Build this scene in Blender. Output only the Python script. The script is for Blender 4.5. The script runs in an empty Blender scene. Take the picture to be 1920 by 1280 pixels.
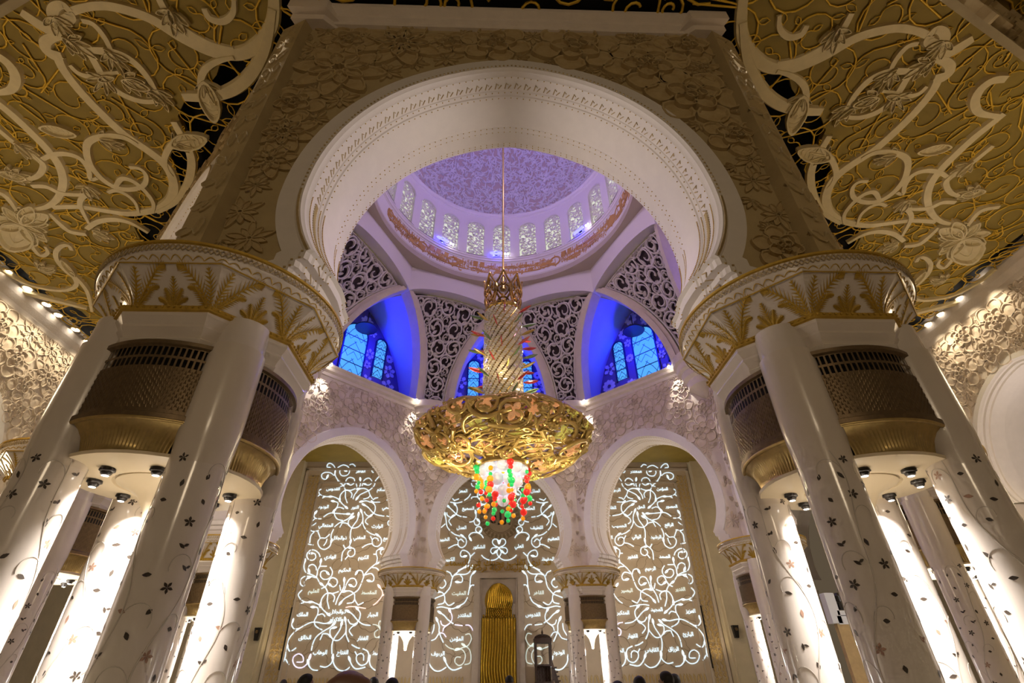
import bpy, math, random
from mathutils import Vector, Matrix
PI = math.pi
R_ = math.radians
E = 1.65                       # eye height: heights below are counted from the eye
OX, OY = 0.0, 30.1             # centre of the octagon
CEIL = 22.5
SC = bpy.context.scene
COL = SC.collection
RNG = random.Random(7)

# ------------------------------------------------------------------ materials
MATS = {}
def mat(name, col, rough=.6, metal=0., noise=None, bump=None, emit=None, spec=.5, alpha=None, trans=0., coat=0., sss=None):
    m = bpy.data.materials.new(name); m.use_nodes = True
    nt = m.node_tree; b = nt.nodes['Principled BSDF']
    c = (col[0], col[1], col[2], 1)
    b.inputs['Base Color'].default_value = c
    b.inputs['Roughness'].default_value = rough
    b.inputs['Metallic'].default_value = metal
    b.inputs['Specular IOR Level'].default_value = spec
    b.inputs['Transmission Weight'].default_value = trans
    b.inputs['Coat Weight'].default_value = coat
    if emit:
        b.inputs['Emission Color'].default_value = (*emit[0], 1)
        b.inputs['Emission Strength'].default_value = emit[1]
    tc = None
    if noise or bump:
        tc = nt.nodes.new('ShaderNodeTexCoord')
    if noise:
        n = nt.nodes.new('ShaderNodeTexNoise'); n.inputs['Scale'].default_value = noise[0]
        n.inputs['Detail'].default_value = 6; n.inputs['Roughness'].default_value = .62
        r = nt.nodes.new('ShaderNodeValToRGB')
        d = noise[2] if len(noise) > 2 else tuple(x * (1 - noise[1]) for x in col)
        r.color_ramp.elements[0].position = .32; r.color_ramp.elements[1].position = .68
        r.color_ramp.elements[0].color = (*d, 1); r.color_ramp.elements[1].color = c
        nt.links.new(tc.outputs['Object'], n.inputs['Vector'])
        nt.links.new(n.outputs['Fac'], r.inputs['Fac'])
        nt.links.new(r.outputs['Color'], b.inputs['Base Color'])
    if bump:
        n2 = nt.nodes.new('ShaderNodeTexNoise'); n2.inputs['Scale'].default_value = bump[0]
        n2.inputs['Detail'].default_value = 5
        bp = nt.nodes.new('ShaderNodeBump'); bp.inputs['Strength'].default_value = bump[1]
        bp.inputs['Distance'].default_value = bump[2] if len(bump) > 2 else .05
        nt.links.new(tc.outputs['Object'], n2.inputs['Vector'])
        nt.links.new(n2.outputs['Fac'], bp.inputs['Height'])
        nt.links.new(bp.outputs['Normal'], b.inputs['Normal'])
    MATS[name] = m
    return m

mat('marble', (.82, .72, .62), .22, noise=(.5, .08), spec=.5, coat=.15)
mat('shaft_marble', (.83, .74, .66), .16, noise=(1.2, .06), coat=.3)
mat('stucco', (.80, .69, .58), .72, noise=(1.5, .10), bump=(9, .35, .03))
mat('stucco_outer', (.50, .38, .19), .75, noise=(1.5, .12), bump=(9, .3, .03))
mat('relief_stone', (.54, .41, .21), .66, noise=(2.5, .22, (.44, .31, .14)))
mat('relief_warm', (.76, .64, .52), .7, noise=(2.0, .3, (.71, .58, .45)))
mat('soffit_stucco', (.82, .75, .69), .55, noise=(2, .05), bump=(24, .18, .015))
mat('plain_wall', (.66, .56, .38), .75, noise=(.8, .12), bump=(8, .2, .02))
mat('gold', (.80, .50, .08), .38, .75, noise=(6, .3))
mat('gold_paint', (.62, .38, .045), .5, .25, noise=(5, .25))
mat('bright_gold', (.86, .58, .16), .2, 1., noise=(3, .2))
mat('polished_gold', (.88, .62, .20), .26, .45, noise=(1.5, .25))
mat('bronze', (.19, .125, .060), .42, .55, noise=(8, .3), bump=(40, .2, .01))
mat('bronze_gold', (.62, .45, .18), .36, .75, noise=(6, .25))
mat('vent_dark', (.012, .009, .006), .8)
mat('ochre', (.36, .25, .040), .7, noise=(.35, .3), bump=(30, .15, .01))
mat('vine_gold', (.80, .50, .04), .45, .2)
mat('cream', (.80, .66, .37), .55, noise=(2, .12))
mat('void', (.004, .003, .003), .95)
mat('dome_stucco', (.74, .70, .74), .65, noise=(3, .1))
mat('drum_stucco', (.80, .74, .74), .6)
mat('dome_ground', (.52, .40, .38), .8)
mat('drum_gold', (.62, .34, .10), .45, .3)
mat('lattice_stone', (.78, .71, .68), .6)
mat('lattice_ground', (.075, .055, .062), .9)
mat('soffit_brown', (.50, .42, .34), .75)
mat('window_cyan', (.05, .3, .5), .3, emit=((.10, .46, .80), .85))
mat('window_frame', (.01, .03, .10), .5)
mat('window_pale', (.3, .3, .35), .4, emit=((.86, .92, .66), .7))
mat('niche_wall', (.60, .58, .66), .7)
mat('niche_ground', (.16, .13, .26), .7)
mat('niche_star', (.80, .78, .85), .6)
mat('lamp_glow', (1, 1, 1), .4, emit=((1., .93, .82), 14.))
mat('lamp_blue', (.1, .1, 1), .4, emit=((.06, .06, 1.), 9.))
mat('lamp_black', (.015, .012, .010), .3)
mat('lamp_cream', (.86, .72, .50), .35)
mat('inlay_dark', (.055, .040, .030), .35)
mat('inlay_vine', (.66, .59, .52), .25, coat=.5)
mat('inlay_rose', (.40, .24, .17), .3)
mat('panel_stone', (.62, .50, .36), .62, noise=(1.2, .08))
mat('panel_line', (.36, .27, .17), .7)
mat('panel_warm_lit', (.62, .46, .22), .5)  # border relief; the hidden light's yellow is put into its colour
mat('panel_trim', (.62, .53, .44), .6, noise=(3, .1))
mat('glow_white', (1, 1, 1), .4, emit=((.62, .84, 1.), .92))
mat('glow_pale', (1, 1, 1), .4, emit=((.50, .64, .60), .75))
mat('glow_pink', (1, 1, 1), .4, emit=((1., .66, .62), 1.0))
mat('glow_lilac', (1, 1, 1), .4, emit=((.70, .68, 1.), 1.15))
mat('mihrab_gold', (.78, .52, .07), .27, 1., noise=(2, .2))
mat('mihrab_ground', (.35, .22, .03), .4, .8)
mat('wood', (.045, .018, .009), .6, noise=(6, .4))
mat('crystal', (.80, .66, .40), .06, spec=.9, emit=((1., .90, .68), .05), coat=1.)
mat('globe', (.90, .90, 1.), .05, spec=.9, emit=((.86, .84, 1.), .32), coat=1.)
mat('bead_red', (.85, .02, .02), .08, coat=1., emit=((1., .03, .02), .45))  # emission in all the beads stands in for lamplight on the glass
mat('bead_amber', (.95, .36, .01), .08, coat=1., emit=((1., .34, .01), .55))
mat('bead_green', (.02, .60, .14), .08, coat=1., emit=((.02, .75, .16), .45))
mat('leaf_red', (.62, .06, .05), .25, coat=.6)
mat('leaf_green', (.20, .32, .12), .25, coat=.6)
mat('leaf_amber', (.60, .40, .08), .25, coat=.6)
mat('bloom_peach', (.95, .55, .28), .22, .3, emit=((1., .52, .22), .22))
mat('bloom_lime', (.90, .84, .22), .22, .3, emit=((.9, .80, .2), .20))
mat('carpet', (.42, .38, .28), .95, noise=(.6, .3))
mat('ochre_wood', (.50, .34, .15), .6, noise=(3, .2))
mat('skin', (.20, .10, .065), .5)
mat('skin_light', (.42, .25, .17), .5)
mat('hair', (.010, .008, .007), .6)
mat('cloth_dark', (.03, .03, .04), .85)
mat('cloth_blue', (.02, .06, .45), .8)
mat('cloth_white', (.7, .7, .72), .8)
mat('cloth_maroon', (.16, .03, .05), .85)
mat('cloth_grey', (.18, .18, .2), .85)

# ------------------------------------------------------------------ mesh builder
class MB:
    def __init__(s): s.v = []; s.f = []
    def add(s, vs, fs):
        b = len(s.v); s.v.extend(tuple(p) for p in vs); s.f.extend(tuple(b + i for i in f) for f in fs)
    def box(s, c, d, rz=0):
        cs, sn = math.cos(rz), math.sin(rz); vs = []
        for z in (-1, 1):
            for x, y in ((-1, -1), (1, -1), (1, 1), (-1, 1)):
                X, Y = x * d[0] / 2, y * d[1] / 2
                vs.append((c[0] + X * cs - Y * sn, c[1] + X * sn + Y * cs, c[2] + z * d[2] / 2))
        s.add(vs, [(3, 2, 1, 0), (4, 5, 6, 7), (0, 1, 5, 4), (1, 2, 6, 5), (2, 3, 7, 6), (3, 0, 4, 7)])
    def lathe(s, prof, n=32, a0=0, a1=2 * PI, c=(0, 0), rf=None):
        full = abs(a1 - a0 - 2 * PI) < 1e-6; m = n if full else n + 1; b = len(s.v); L = len(prof)
        for i in range(m):
            a = a0 + (a1 - a0) * i / n
            for r, z in prof:
                k = rf(a, r, z) if rf else r
                s.v.append((c[0] + k * math.cos(a), c[1] + k * math.sin(a), z))
        for i in range(n):
            p = b + i * L; q = b + ((i + 1) % m) * L
            for j in range(L - 1):
                s.f.append((p + j, q + j, q + j + 1, p + j + 1))
    def grid(s, fn, nu, nv):
        b = len(s.v)
        for i in range(nu + 1):
            for j in range(nv + 1): s.v.append(tuple(fn(i / nu, j / nv)))
        for i in range(nu):
            for j in range(nv):
                p = b + i * (nv + 1) + j; s.f.append((p, p + nv + 1, p + nv + 2, p + 1))
    def loft(s, rows, closed=False):
        b = len(s.v); L = len(rows[0])
        for r in rows: s.v.extend(tuple(p) for p in r)
        for i in range(len(rows) - 1):
            for j in range(L if closed else L - 1):
                k = (j + 1) % L
                s.f.append((b + i * L + j, b + i * L + k, b + (i + 1) * L + k, b + (i + 1) * L + j))
    def tube(s, pts, r, n=5, cap=True):
        pts = [Vector(p) for p in pts]; rows = []; N = len(pts)
        if N < 2: return
        up = None
        for i, p in enumerate(pts):
            t = (pts[min(i + 1, N - 1)] - pts[max(i - 1, 0)])
            if t.length < 1e-9: t = Vector((0, 0, 1))
            t.normalize()
            if up is None: up = Vector((0, 0, 1)) if abs(t.z) < .9 else Vector((1, 0, 0))
            a = t.cross(up)
            if a.length < 1e-4: a = t.cross(Vector((.3, 1, .2)))
            a.normalize(); up = a.cross(t)
            rr = r[i] if isinstance(r, (list, tuple)) else r
            rows.append([p + (a * math.cos(2 * PI * k / n) + up * math.sin(2 * PI * k / n)) * rr for k in range(n)])
        b = len(s.v); s.loft(rows, True)
        if cap:
            s.f.append(tuple(b + k for k in range(n))); s.f.append(tuple(b + (N - 1) * n + k for k in reversed(range(n))))
    def ribbon(s, S, pts, wid, w0=0., w1=.05, bev=.75):
        N = len(pts); rows = []
        if N < 2: return
        for i, p in enumerate(pts):
            q0 = pts[max(i - 1, 0)]; q1 = pts[min(i + 1, N - 1)]
            tx, ty = q1[0] - q0[0], q1[1] - q0[1]; l = math.hypot(tx, ty) or 1; nx, ny = -ty / l, tx / l
            h = (wid[i] if isinstance(wid, (list, tuple)) else wid) / 2
            rows.append([S(p[0] + nx * h, p[1] + ny * h, w0), S(p[0] + nx * h * bev, p[1] + ny * h * bev, w1),
                         S(p[0] - nx * h * bev, p[1] - ny * h * bev, w1), S(p[0] - nx * h, p[1] - ny * h, w0)])
        b = len(s.v); s.loft(rows)
        s.f.append((b, b + 1, b + 2, b + 3)); e = b + (N - 1) * 4; s.f.append((e + 3, e + 2, e + 1, e))
    def sphere(s, c, r, n=10, m=6, sc=(1, 1, 1)):
        prof = [(math.sin(PI * j / m), -math.cos(PI * j / m)) for j in range(m + 1)]; b = len(s.v)
        for i in range(n):
            a = 2 * PI * i / n
            for x, z in prof: s.v.append((c[0] + r * sc[0] * x * math.cos(a), c[1] + r * sc[1] * x * math.sin(a), c[2] + r * sc[2] * z))
        for i in range(n):
            p = b + i * (m + 1); q = b + ((i + 1) % n) * (m + 1)
            for j in range(m): s.f.append((p + j, q + j, q + j + 1, p + j + 1))
    def petal(s, S, cu, cv, ang, r0, r1, wid, h, n=12):
        out = []; ca, sa = math.cos(ang), math.sin(ang)
        for i in range(n):
            t = i / n * 2 * PI; x = (1 - math.cos(t)) / 2
            y = math.sin(t) * wid / 2 * (math.sin(PI * min(1, x ** .85)) * .35 + .75) * (1 if x < .97 else .5)
            out.append((r0 + (r1 - r0) * x, y))
        mx = (r0 + r1) / 2; rows = []
        for k, w in ((1, 0), (.97, h), (.84, h), (.76, .45 * h), (.3, .55 * h), (.02, .75 * h)):
            rows.append([S(cu + ((mx + (x - mx) * k) * ca - y * k * sa), cv + ((mx + (x - mx) * k) * sa + y * k * ca), w) for x, y in out])
        s.loft(rows, True)
    def merge(s, o, M=None):
        s.add([(M @ Vector(p)) for p in o.v] if M else o.v, o.f)

def mesh(name, mb, m, smooth=False, ang=None):
    me = bpy.data.meshes.new(name); me.from_pydata(mb.v, [], mb.f)
    if isinstance(m, str): m = MATS[m]
    me.materials.append(m)
    if smooth:
        me.shade_smooth()
        if ang: me.set_sharp_from_angle(angle=R_(ang))
    me.update(); return me
def obj(name, mb, m, parent=None, smooth=False, ang=None, loc=(0, 0, 0), rz=0, **k):
    me = mb if isinstance(mb, bpy.types.Mesh) else mesh(name, mb, m, smooth, ang)
    o = bpy.data.objects.new(name, me); COL.objects.link(o)
    o.location = loc; o.rotation_euler = (0, 0, rz)
    if parent: o.parent = parent
    for a, b in k.items(): o[a] = b
    return o
def empty(name, loc, label, cat, rz=0, group=None):
    o = bpy.data.objects.new(name, None); COL.objects.link(o); o.location = loc; o.rotation_euler = (0, 0, rz)
    o.empty_display_size = .3; o['label'] = label; o['category'] = cat
    if group: o['group'] = group
    return o
def tag(o, label, cat, group=None):
    o['label'] = label; o['category'] = cat
    if group: o['group'] = group
    return o
def copy_tree(o, parent=None):
    c = o.copy(); COL.objects.link(c)
    if parent: c.parent = parent
    for ch in KIDS.get(o.name, ()): copy_tree(ch, c)
    return c
KIDS = {}
def index_kids():
    KIDS.clear()
    for o in bpy.data.objects:
        if o.parent: KIDS.setdefault(o.parent.name, []).append(o)
def smoothline(p, k=5, closed=False):
    p = [tuple(q) for q in p]; N = len(p); out = []
    if N < 3: return p
    for i in range(N - 1):
        a, b, c, d = p[max(i - 1, 0)], p[i], p[i + 1], p[min(i + 2, N - 1)]
        for j in range(k):
            t = j / k
            out.append(tuple(.5 * (2 * b[x] + (c[x] - a[x]) * t + (2 * a[x] - 5 * b[x] + 4 * c[x] - d[x]) * t * t + (3 * b[x] - a[x] - 3 * c[x] + d[x]) * t ** 3) for x in range(len(b))))
    out.append(p[-1]); return out
def spiral(cx, cy, r, a0, turns, sgn=1, n=14, r1=.18, lead=.0):
    return [(cx + r * (1 - (1 - r1) * max(0, (t - lead) / (1 - lead)) ** .9) * math.cos(a0 + sgn * t * turns * 2 * PI),
             cy + r * (1 - (1 - r1) * max(0, (t - lead) / (1 - lead)) ** .9) * math.sin(a0 + sgn * t * turns * 2 * PI)) for t in [i / n for i in range(n + 1)]]
def pack(inside, bb, radii, rng, tries=900, gap=.92, cap=9999):
    out = []
    for r in radii:
        for _ in range(tries):
            x = rng.uniform(bb[0], bb[2]); y = rng.uniform(bb[1], bb[3])
            if not inside(x, y, r): continue
            if all((x - a) ** 2 + (y - b) ** 2 > (gap * (r + c)) ** 2 for a, b, c in out):
                out.append((x, y, r))
                if len(out) >= cap: return out
    return out

# ------------------------------------------------------------------ camera
cam = bpy.data.cameras.new('camera'); co = bpy.data.objects.new('camera', cam); COL.objects.link(co)
FPX, PITCH, YAW, ROLL, CX = 944.8, 34.312, 2.1, -.68, -.459
cam.sensor_width = 36; cam.lens = FPX / 1920 * 36; cam.clip_end = 500; cam.clip_start = .05
pt, yw, ro = R_(PITCH), R_(YAW), R_(ROLL)
CF = Vector((math.sin(yw) * math.cos(pt), math.cos(yw) * math.cos(pt), math.sin(pt)))
cr = Vector((math.cos(yw), -math.sin(yw), 0)); cu_ = cr.cross(CF)
CR = cr * math.cos(ro) + cu_ * math.sin(ro); CU = cu_ * math.cos(ro) - cr * math.sin(ro)
M = Matrix((CR, CU, -CF)).transposed().to_4x4(); M.translation = (CX, 0, E)
co.matrix_world = M; SC.camera = co
def ray(x, y): return CF + CR * ((x - 960) / FPX) + CU * ((640 - y) / FPX)
def hitH(x, y, h): d = ray(x, y); t = h / d.z; return (CX + d.x * t, d.y * t)
def hitY(x, y, Y): d = ray(x, y); t = Y / d.y; return (CX + d.x * t, d.z * t)
# ------------------------------------------------------------------ columns
SO, SR = 1.40, .53            # shaft offset from the column axis, shaft radius
COLUMN_V = [(20.35 * math.cos(R_(22.5 + 45 * k)), 20.35 * math.sin(R_(22.5 + 45 * k))) for k in range(8)]
def oct_r(a): return 1 / math.cos(((a + PI / 8) % (PI / 4)) - PI / 8)

def shaft_meshes():
    m = MB()
    m.lathe([(SR + .22, 0), (SR + .22, .35), (SR + .12, .42), (SR + .16, .6), (SR + .02, .75), (SR, .9), (SR, E + 7.0)], 40)
    body = mesh('shaft', m, 'shaft_marble', True, 30)
    rg = random.Random(3); lv = MB(); vn = MB(); rs = MB()
    def S(u, v, w): a = u / SR; return ((SR + w) * math.cos(a), (SR + w) * math.sin(a), v)
    L = 2 * PI * SR; top = E + 6.0
    def leaf(u, v, a, l, w, mb):
        ca, sa = math.cos(a), math.sin(a)
        o = [(-.5, 0), (-.2, .36), (.12, .5), (.32, .3), (.55, 0), (.3, -.34), (.05, -.48), (-.25, -.3)]
        P = [(u + (x * ca * l - y * sa * w), v + (x * sa * l + y * ca * w)) for x, y in o]
        mb.add([S(x, y, .006) for x, y in P], [tuple(range(len(P)))])
    pts = []
    for _ in range(2600):
        u, v = rg.uniform(0, L), rg.uniform(1.1, top)
        if all(min(abs(u - a), L - abs(u - a)) ** 2 + (v - b) ** 2 > .135 for a, b in pts): pts.append((u, v))
    for i, (u, v) in enumerate(pts):
        k = rg.random(); mb = lv if rg.random() < .78 else rs
        if k < .55:
            leaf(u, v, rg.uniform(0, 6.3), rg.uniform(.10, .17), .075, mb)
        elif k < .78:
            a0 = rg.uniform(0, 6)
            for j in range(5): leaf(u + .05 * math.cos(a0 + j * 1.257), v + .05 * math.sin(a0 + j * 1.257), a0 + j * 1.257, .095, .05, mb)
        elif k < .88:
            a0 = rg.uniform(0, 6); leaf(u, v, a0, .13, .06, mb); leaf(u + .07, v + .02, a0 + 1.2, .10, .05, mb)
    # climbing stems of mother of pearl
    for q in range(3):
        u0 = L * q / 3 + rg.uniform(0, .3); ph = rg.uniform(0, 6)
        main = [(u0 + .26 * math.sin(v * 1.15 + ph) + .08 * math.sin(v * 2.7), v) for v in [1 + i * .12 for i in range(int((top - 1.3) / .12))]]
        vn.ribbon(S, main, [.030 - .012 * i / len(main) for i in range(len(main))], .001, .010)
        for i in range(5, len(main) - 6, 7):
            s = 1 if (i // 7) % 2 else -1; x, y = main[i]; rr = rg.uniform(.16, .26)
            sp = [(x + s * rr * (1 - math.cos(t)) * 1.0, y + rr * 1.25 * math.sin(t) + t * .04) for t in [j * .27 for j in range(14)]]
            vn.ribbon(S, sp, .014, .001, .009)
    return body, mesh('vine_inlay', vn, 'inlay_vine'), mesh('leaf_inlay', lv, 'inlay_dark'), mesh('blossom_inlay', rs, 'inlay_rose')

def arc_pts(w, y0, bulge, n):    # plan arc from (-w,-y0) to (w,-y0) swelling to -(y0+bulge)
    R = (w * w + bulge * bulge) / (2 * bulge); A = math.asin(min(1, w / R))
    return [(R * math.sin(-A + 2 * A * i / n), -(y0 + bulge - R) - R * math.cos(-A + 2 * A * i / n)) for i in range(n + 1)]
GW, GY, GB = 1.19, 1.80, .34
def grille_meshes():
    g = MB(); n = 44; z0, z1 = E + 4.42, E + 6.2
    P = arc_pts(GW, GY, GB, n)
    def norm(i):
        a, b = P[max(i - 1, 0)], P[min(i + 1, n)]; dx, dy = b[0] - a[0], b[1] - a[1]; l = math.hypot(dx, dy); return dy / l, -dx / l
    def strip(zs, o, i0=0, i1=n):
        rows = []
        for i in range(i0, i1 + 1):
            nx, ny = norm(i); rows.append([(P[i][0] + nx * o(k), P[i][1] + ny * o(k), z) for k, z in enumerate(zs)])
        g.loft(rows)
    zb = z1 - .66                       # the two rows of oval openings sit above zb
    strip([z0, zb], lambda k: 0.)
    strip([z0 - .03, z0, z0 + .10, z0 + .13], lambda k: (0, .06, .06, 0)[k])
    strip([z1 - .12, z1 - .09, z1, z1 + .02], lambda k: (0, .07, .07, 0)[k])
    for za, zc in ((zb, zb + .06), (zb + .25, zb + .31), (zb + .52, z1)): strip([za, zc], lambda k: 0.)
    for i in range(0, n + 1, 2):        # bars between the openings
        nx, ny = norm(i); w = .020
        for za, zc in ((zb + .06, zb + .25), (zb + .31, zb + .52)):
            if True:
                x, y = P[i]; tx, ty = -ny, nx
                g.add([(x - tx * w, y - ty * w, za), (x + tx * w, y + ty * w, za), (x + tx * w, y + ty * w, zc), (x - tx * w, y - ty * w, zc)], [(0, 1, 2, 3)])
    # honeycomb ribs
    for r in range(7):
        for i in range(0, n, 1):
            nx, ny = norm(i); zc = z0 + .20 + r * .135 + (.067 if i % 2 else 0)
            x, y = P[i]; x2, y2 = P[i + 1]
            g.add([(x + nx * .001, y + ny * .001, zc), ((x + x2) / 2 + nx * .010, (y + y2) / 2 + ny * .010, zc + .02), (x2 + nx * .001, y2 + ny * .001, zc), ((x + x2) / 2 + nx * .010, (y + y2) / 2 + ny * .010, zc + .11)], [(0, 1, 3), (1, 2, 3)])
    for s in (-1, 1):                    # side frames
        g.add([(s * GW, -GY, z0), (s * GW, -GY, z1), (s * GW * .98, -GY + .35, z1), (s * GW * .98, -GY + .35, z0)], [(0, 1, 2, 3)])
    vents = MB(); Q = arc_pts(GW - .03, GY - .12, GB - .02, 20)
    vents.loft([[(x, y, zb - .05), (x, y, z1)] for x, y in Q])
    # flaring fluted bowl under the grille
    b = MB(); rows = []; nb = 56
    zs = [(1.0, 4.42), (1.035, 4.39), (.99, 4.36), (.90, 4.28), (.82, 4.18), (.765, 4.06), (.735, 3.94), (.725, 3.84), (.74, 3.80), (.72, 3.76)]
    for i in range(nb + 1):
        row = []
        for k, (s, z) in enumerate(zs):
            Q2 = arc_pts(GW * s, GY - .02 + (.08 if s < 1 else 0) * (1 - s), GB * (.55 + .45 * s), nb)
            fl = .012 if (i % 2 and 2 <= k <= 7) else 0
            x, y = Q2[i]; row.append((x, y + fl + (1 - s) * .55, E + z))
        rows.append(row)
    b.loft(rows)
    rim = MB(); Q = arc_pts(GW * .98, GY + .0, GB, 30); rim.tube([(x, y - .03, E + 4.40) for x, y in Q], .045, 6)
    return mesh('grille', g, 'bronze', False), mesh('vent_openings', vents, 'vent_dark'), mesh('bowl', b, 'bronze_gold', True, 28), mesh('bowl_rim', rim, 'bronze_gold', True)

def column_core():
    m = MB()
    # stone body that holds the grilles, round shoulders hugging the shafts
    for q in range(4):
        a = PI / 4 + q * PI / 2; x, y = SO * math.cos(a) * 1.41421, SO * math.sin(a) * 1.41421
        prof = [(SR + .004, E + 3.6), (SR + .01, E + 3.8), (SR + .03, E + 4.05), (SR + .05, E + 4.3), (SR + .055, E + 4.5), (SR + .055, E + 6.3)]
        m.lathe(prof, 28, c=(x, y))
    m.lathe([(1.4, E + 3.9), (1.4, E + 6.3)], 32, rf=lambda a, r, z: r)
    return mesh('core_block', m, 'marble', True, 40)

def capital_meshes():
    st = MB(); au = MB(); pl = MB()
    def oc(a, r, z): return r * oct_r(a)
    ap = [(1.30, 6.22), (2.02, 6.22), (2.06, 6.32), (2.02, 6.36), (2.06, 6.46), (2.14, 6.58), (2.13, 6.64), (2.20, 6.76), (2.24, 6.82), (2.24, 6.90)]
    st.lathe([(r, E + z) for r, z in ap], 64, PI / 8, PI / 8 + 2 * PI, rf=oc)
    au.lathe([(r, E + z) for r, z in [(2.24, 6.90), (2.30, 6.92), (2.31, 7.02), (2.27, 7.06), (2.12, 7.08)]], 64, PI / 8, PI / 8 + 2 * PI, rf=oc)
    def flare(t):     # apothem of the palm zone, t 0..1
        t = max(0, t); return 2.10 + .16 * t + .46 * t ** 2.0
    def rad(a, t): return flare(t) * oct_r(a)
    def S(a, t, w): r = rad(a, t) + w; return (r * math.cos(a), r * math.sin(a), E + 7.07 + t * .83)
    st.grid(lambda u, v: S(PI / 8 + u * 2 * PI, v, 0), 128, 8)
    # octagon turning into the round rim
    def bl(a, k): r0 = rad(a, 1); return r0 + (2.93 - r0) * k
    rows = []
    for i in range(129):
        a = 2 * PI * i / 128; row = []
        for k, z in ((0, 7.90), (.0, 7.93), (.45, 8.0), (.85, 8.06), (1, 8.10), (1.02, 8.2), (1.04, 8.30)):
            r = bl(a, min(k, 1)) + (k - 1) * .5 * (k > 1) + (.03 if z == 7.93 else 0); row.append((r * math.cos(a), r * math.sin(a), E + z))
        rows.append(row)
    st.loft(rows)
    au.lathe([(2.95, E + 8.29), (3.0, E + 8.31), (3.0, E + 8.37), (2.9, E + 8.39), (1.2, E + 8.39)], 96)
    # scallop line, crossed band, edge lines
    def rimpt(a, k, w, dz=0): r = bl(a, k) + w; return (r * math.cos(a), r * math.sin(a), E + 7.93 + dz)
    ns = 72
    for i in range(ns):
        a0 = 2 * PI * i / ns; d = 2 * PI / ns
        P = []
        for j in range(7):
            t = j / 6; a = a0 + d * t; k = .10 + .55 * math.sin(PI * t); z = 7.93 + .075 * (k / .45 if k < .45 else 1 + (k - .45) / .4 * .8)
            r = bl(a, k) + .012; P.append((r * math.cos(a), r * math.sin(a), E + z + .004))
        au.tube(P, .014, 4, False)
    lace = MB()
    for i in range(160):
        a = 2 * PI * i / 160; d = PI / 160
        for s in (1, -1):
            P = [((2.945 + .01 + .03 * t) * math.cos(a + s * d * (t * 2 - 1)), (2.945 + .01 + .03 * t) * math.sin(a + s * d * (t * 2 - 1)), E + 8.11 + .15 * t) for t in (0, .5, 1)]
            lace.tube(P, .013, 4, False)
    for k in range(8):                   # gold lines framing each palm panel
        a0, a1 = PI / 8 + k * PI / 4, PI / 8 + (k + 1) * PI / 4
        au.tube([S(a0 + (a1 - a0) * i / 8, 1, .012) for i in range(9)], .022, 4, False)
        for i in range(14):
            b = a0 + (a1 - a0) * (i + .5) / 14; zz = E + 6.985; r = 2.32 * oct_r(b)
            pl.sphere((r * math.cos(b), r * math.sin(b), zz), .035, 5, 3)
    # palms
    def frond(a, t0, pts, lw, n=26):
        P = smoothline(pts, 6); N = len(P)
        Sx = lambda x, y, w: S(a + x / (2.32), t0 + y / .83, w)
        pl.ribbon(Sx, P, [.030 * (1 - .6 * i / N) for i in range(N)], 0, .030)
        for i in range(1, n):
            f = i / n * (N - 1); j = int(f); x, y = P[j]; x2, y2 = P[min(j + 1, N - 1)]; dx, dy = x2 - x, y2 - y; l = math.hypot(dx, dy) or 1; dx /= l; dy /= l
            ln = lw * (math.sin(PI * min(1, (i / n) ** .75 * .93 + .07)) ** .7)
            for s in (-1, 1):
                ex, ey = x + (dx * .75 - s * dy * .75) * ln, y + (dy * .75 + s * dx * .75) * ln
                qx, qy = -dy * s, dx * s; b = .024
                pl.add([Sx(x - dx * b, y - dy * b, .018), Sx(ex, ey, .002), Sx(x + dx * b, y + dy * b, .026)], [(0, 1, 2)])
    for k in range(8):
        ac = k * PI / 4; av = ac + PI / 8
        frond(ac, .02, [(0, 0), (0, .30), (0, .62)], .19)
        for s in (-1, 1):
            frond(ac, .02, [(s * .03, 0), (s * .10, .22), (s * .19, .42)], .16, 18)
            frond(ac, .02, [(s * .05, 0), (s * .19, .17), (s * .34, .23)], .13, 16)
            frond(av, .0, [(s * .03, 0), (s * .10, .38), (s * .22, .78)], .21)
            frond(av, .0, [(s * .06, 0), (s * .28, .38), (s * .62, .74), (s * .80, .80)], .21, 32)
            frond(av, .0, [(s * .06, 0), (s * .24, .22), (s * .44, .44), (s * .60, .46)], .15, 20)
    im = MB()                             # impost under the arches
    im.lathe([(.3, E + 8.38), (1.7, E + 8.38), (1.7, E + 8.5), (.3, E + 8.5)], 32)
    return (mesh('capital', st, 'marble', True, 24), mesh('gold_trim', au, 'gold_paint', True, 30), mesh('palm_fronds', pl, 'gold_paint'),
            mesh('lace_band', lace, 'relief_stone'), mesh('impost', im, 'stucco'))

def lamp_meshes():
    d = MB(); d.lathe([(1.98, E + 3.80), (1.96, E + 3.74), (1.2, E + 3.70), (1.0, E + 3.70), (.98, E + 3.76), (.05, E + 3.76)], 40)
    t = MB(); t.lathe([(.92, E + 3.74), (.93, E + 3.70), (.72, E + 3.62), (.45, E + 3.45), (.25, E + 3.15), (.15, E + 2.8), (.10, E + 2.5), (.0, E + 2.46)], 36)
    s = MB(); s.sphere((0, 0, 0), .11, 14, 8, (1, 1, .8)); s.lathe([(.14, .08), (.15, .02), (.11, .0)], 14)
    l = MB(); l.lathe([(.0, -.095), (.065, -.078)], 12)
    return mesh('lamp_soffit', d, 'lamp_cream', True, 30), mesh('trumpet', t, 'lamp_cream', True, 40), mesh('spotlight', s, 'lamp_black', True), mesh('lens', l, 'lamp_glow')

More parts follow.
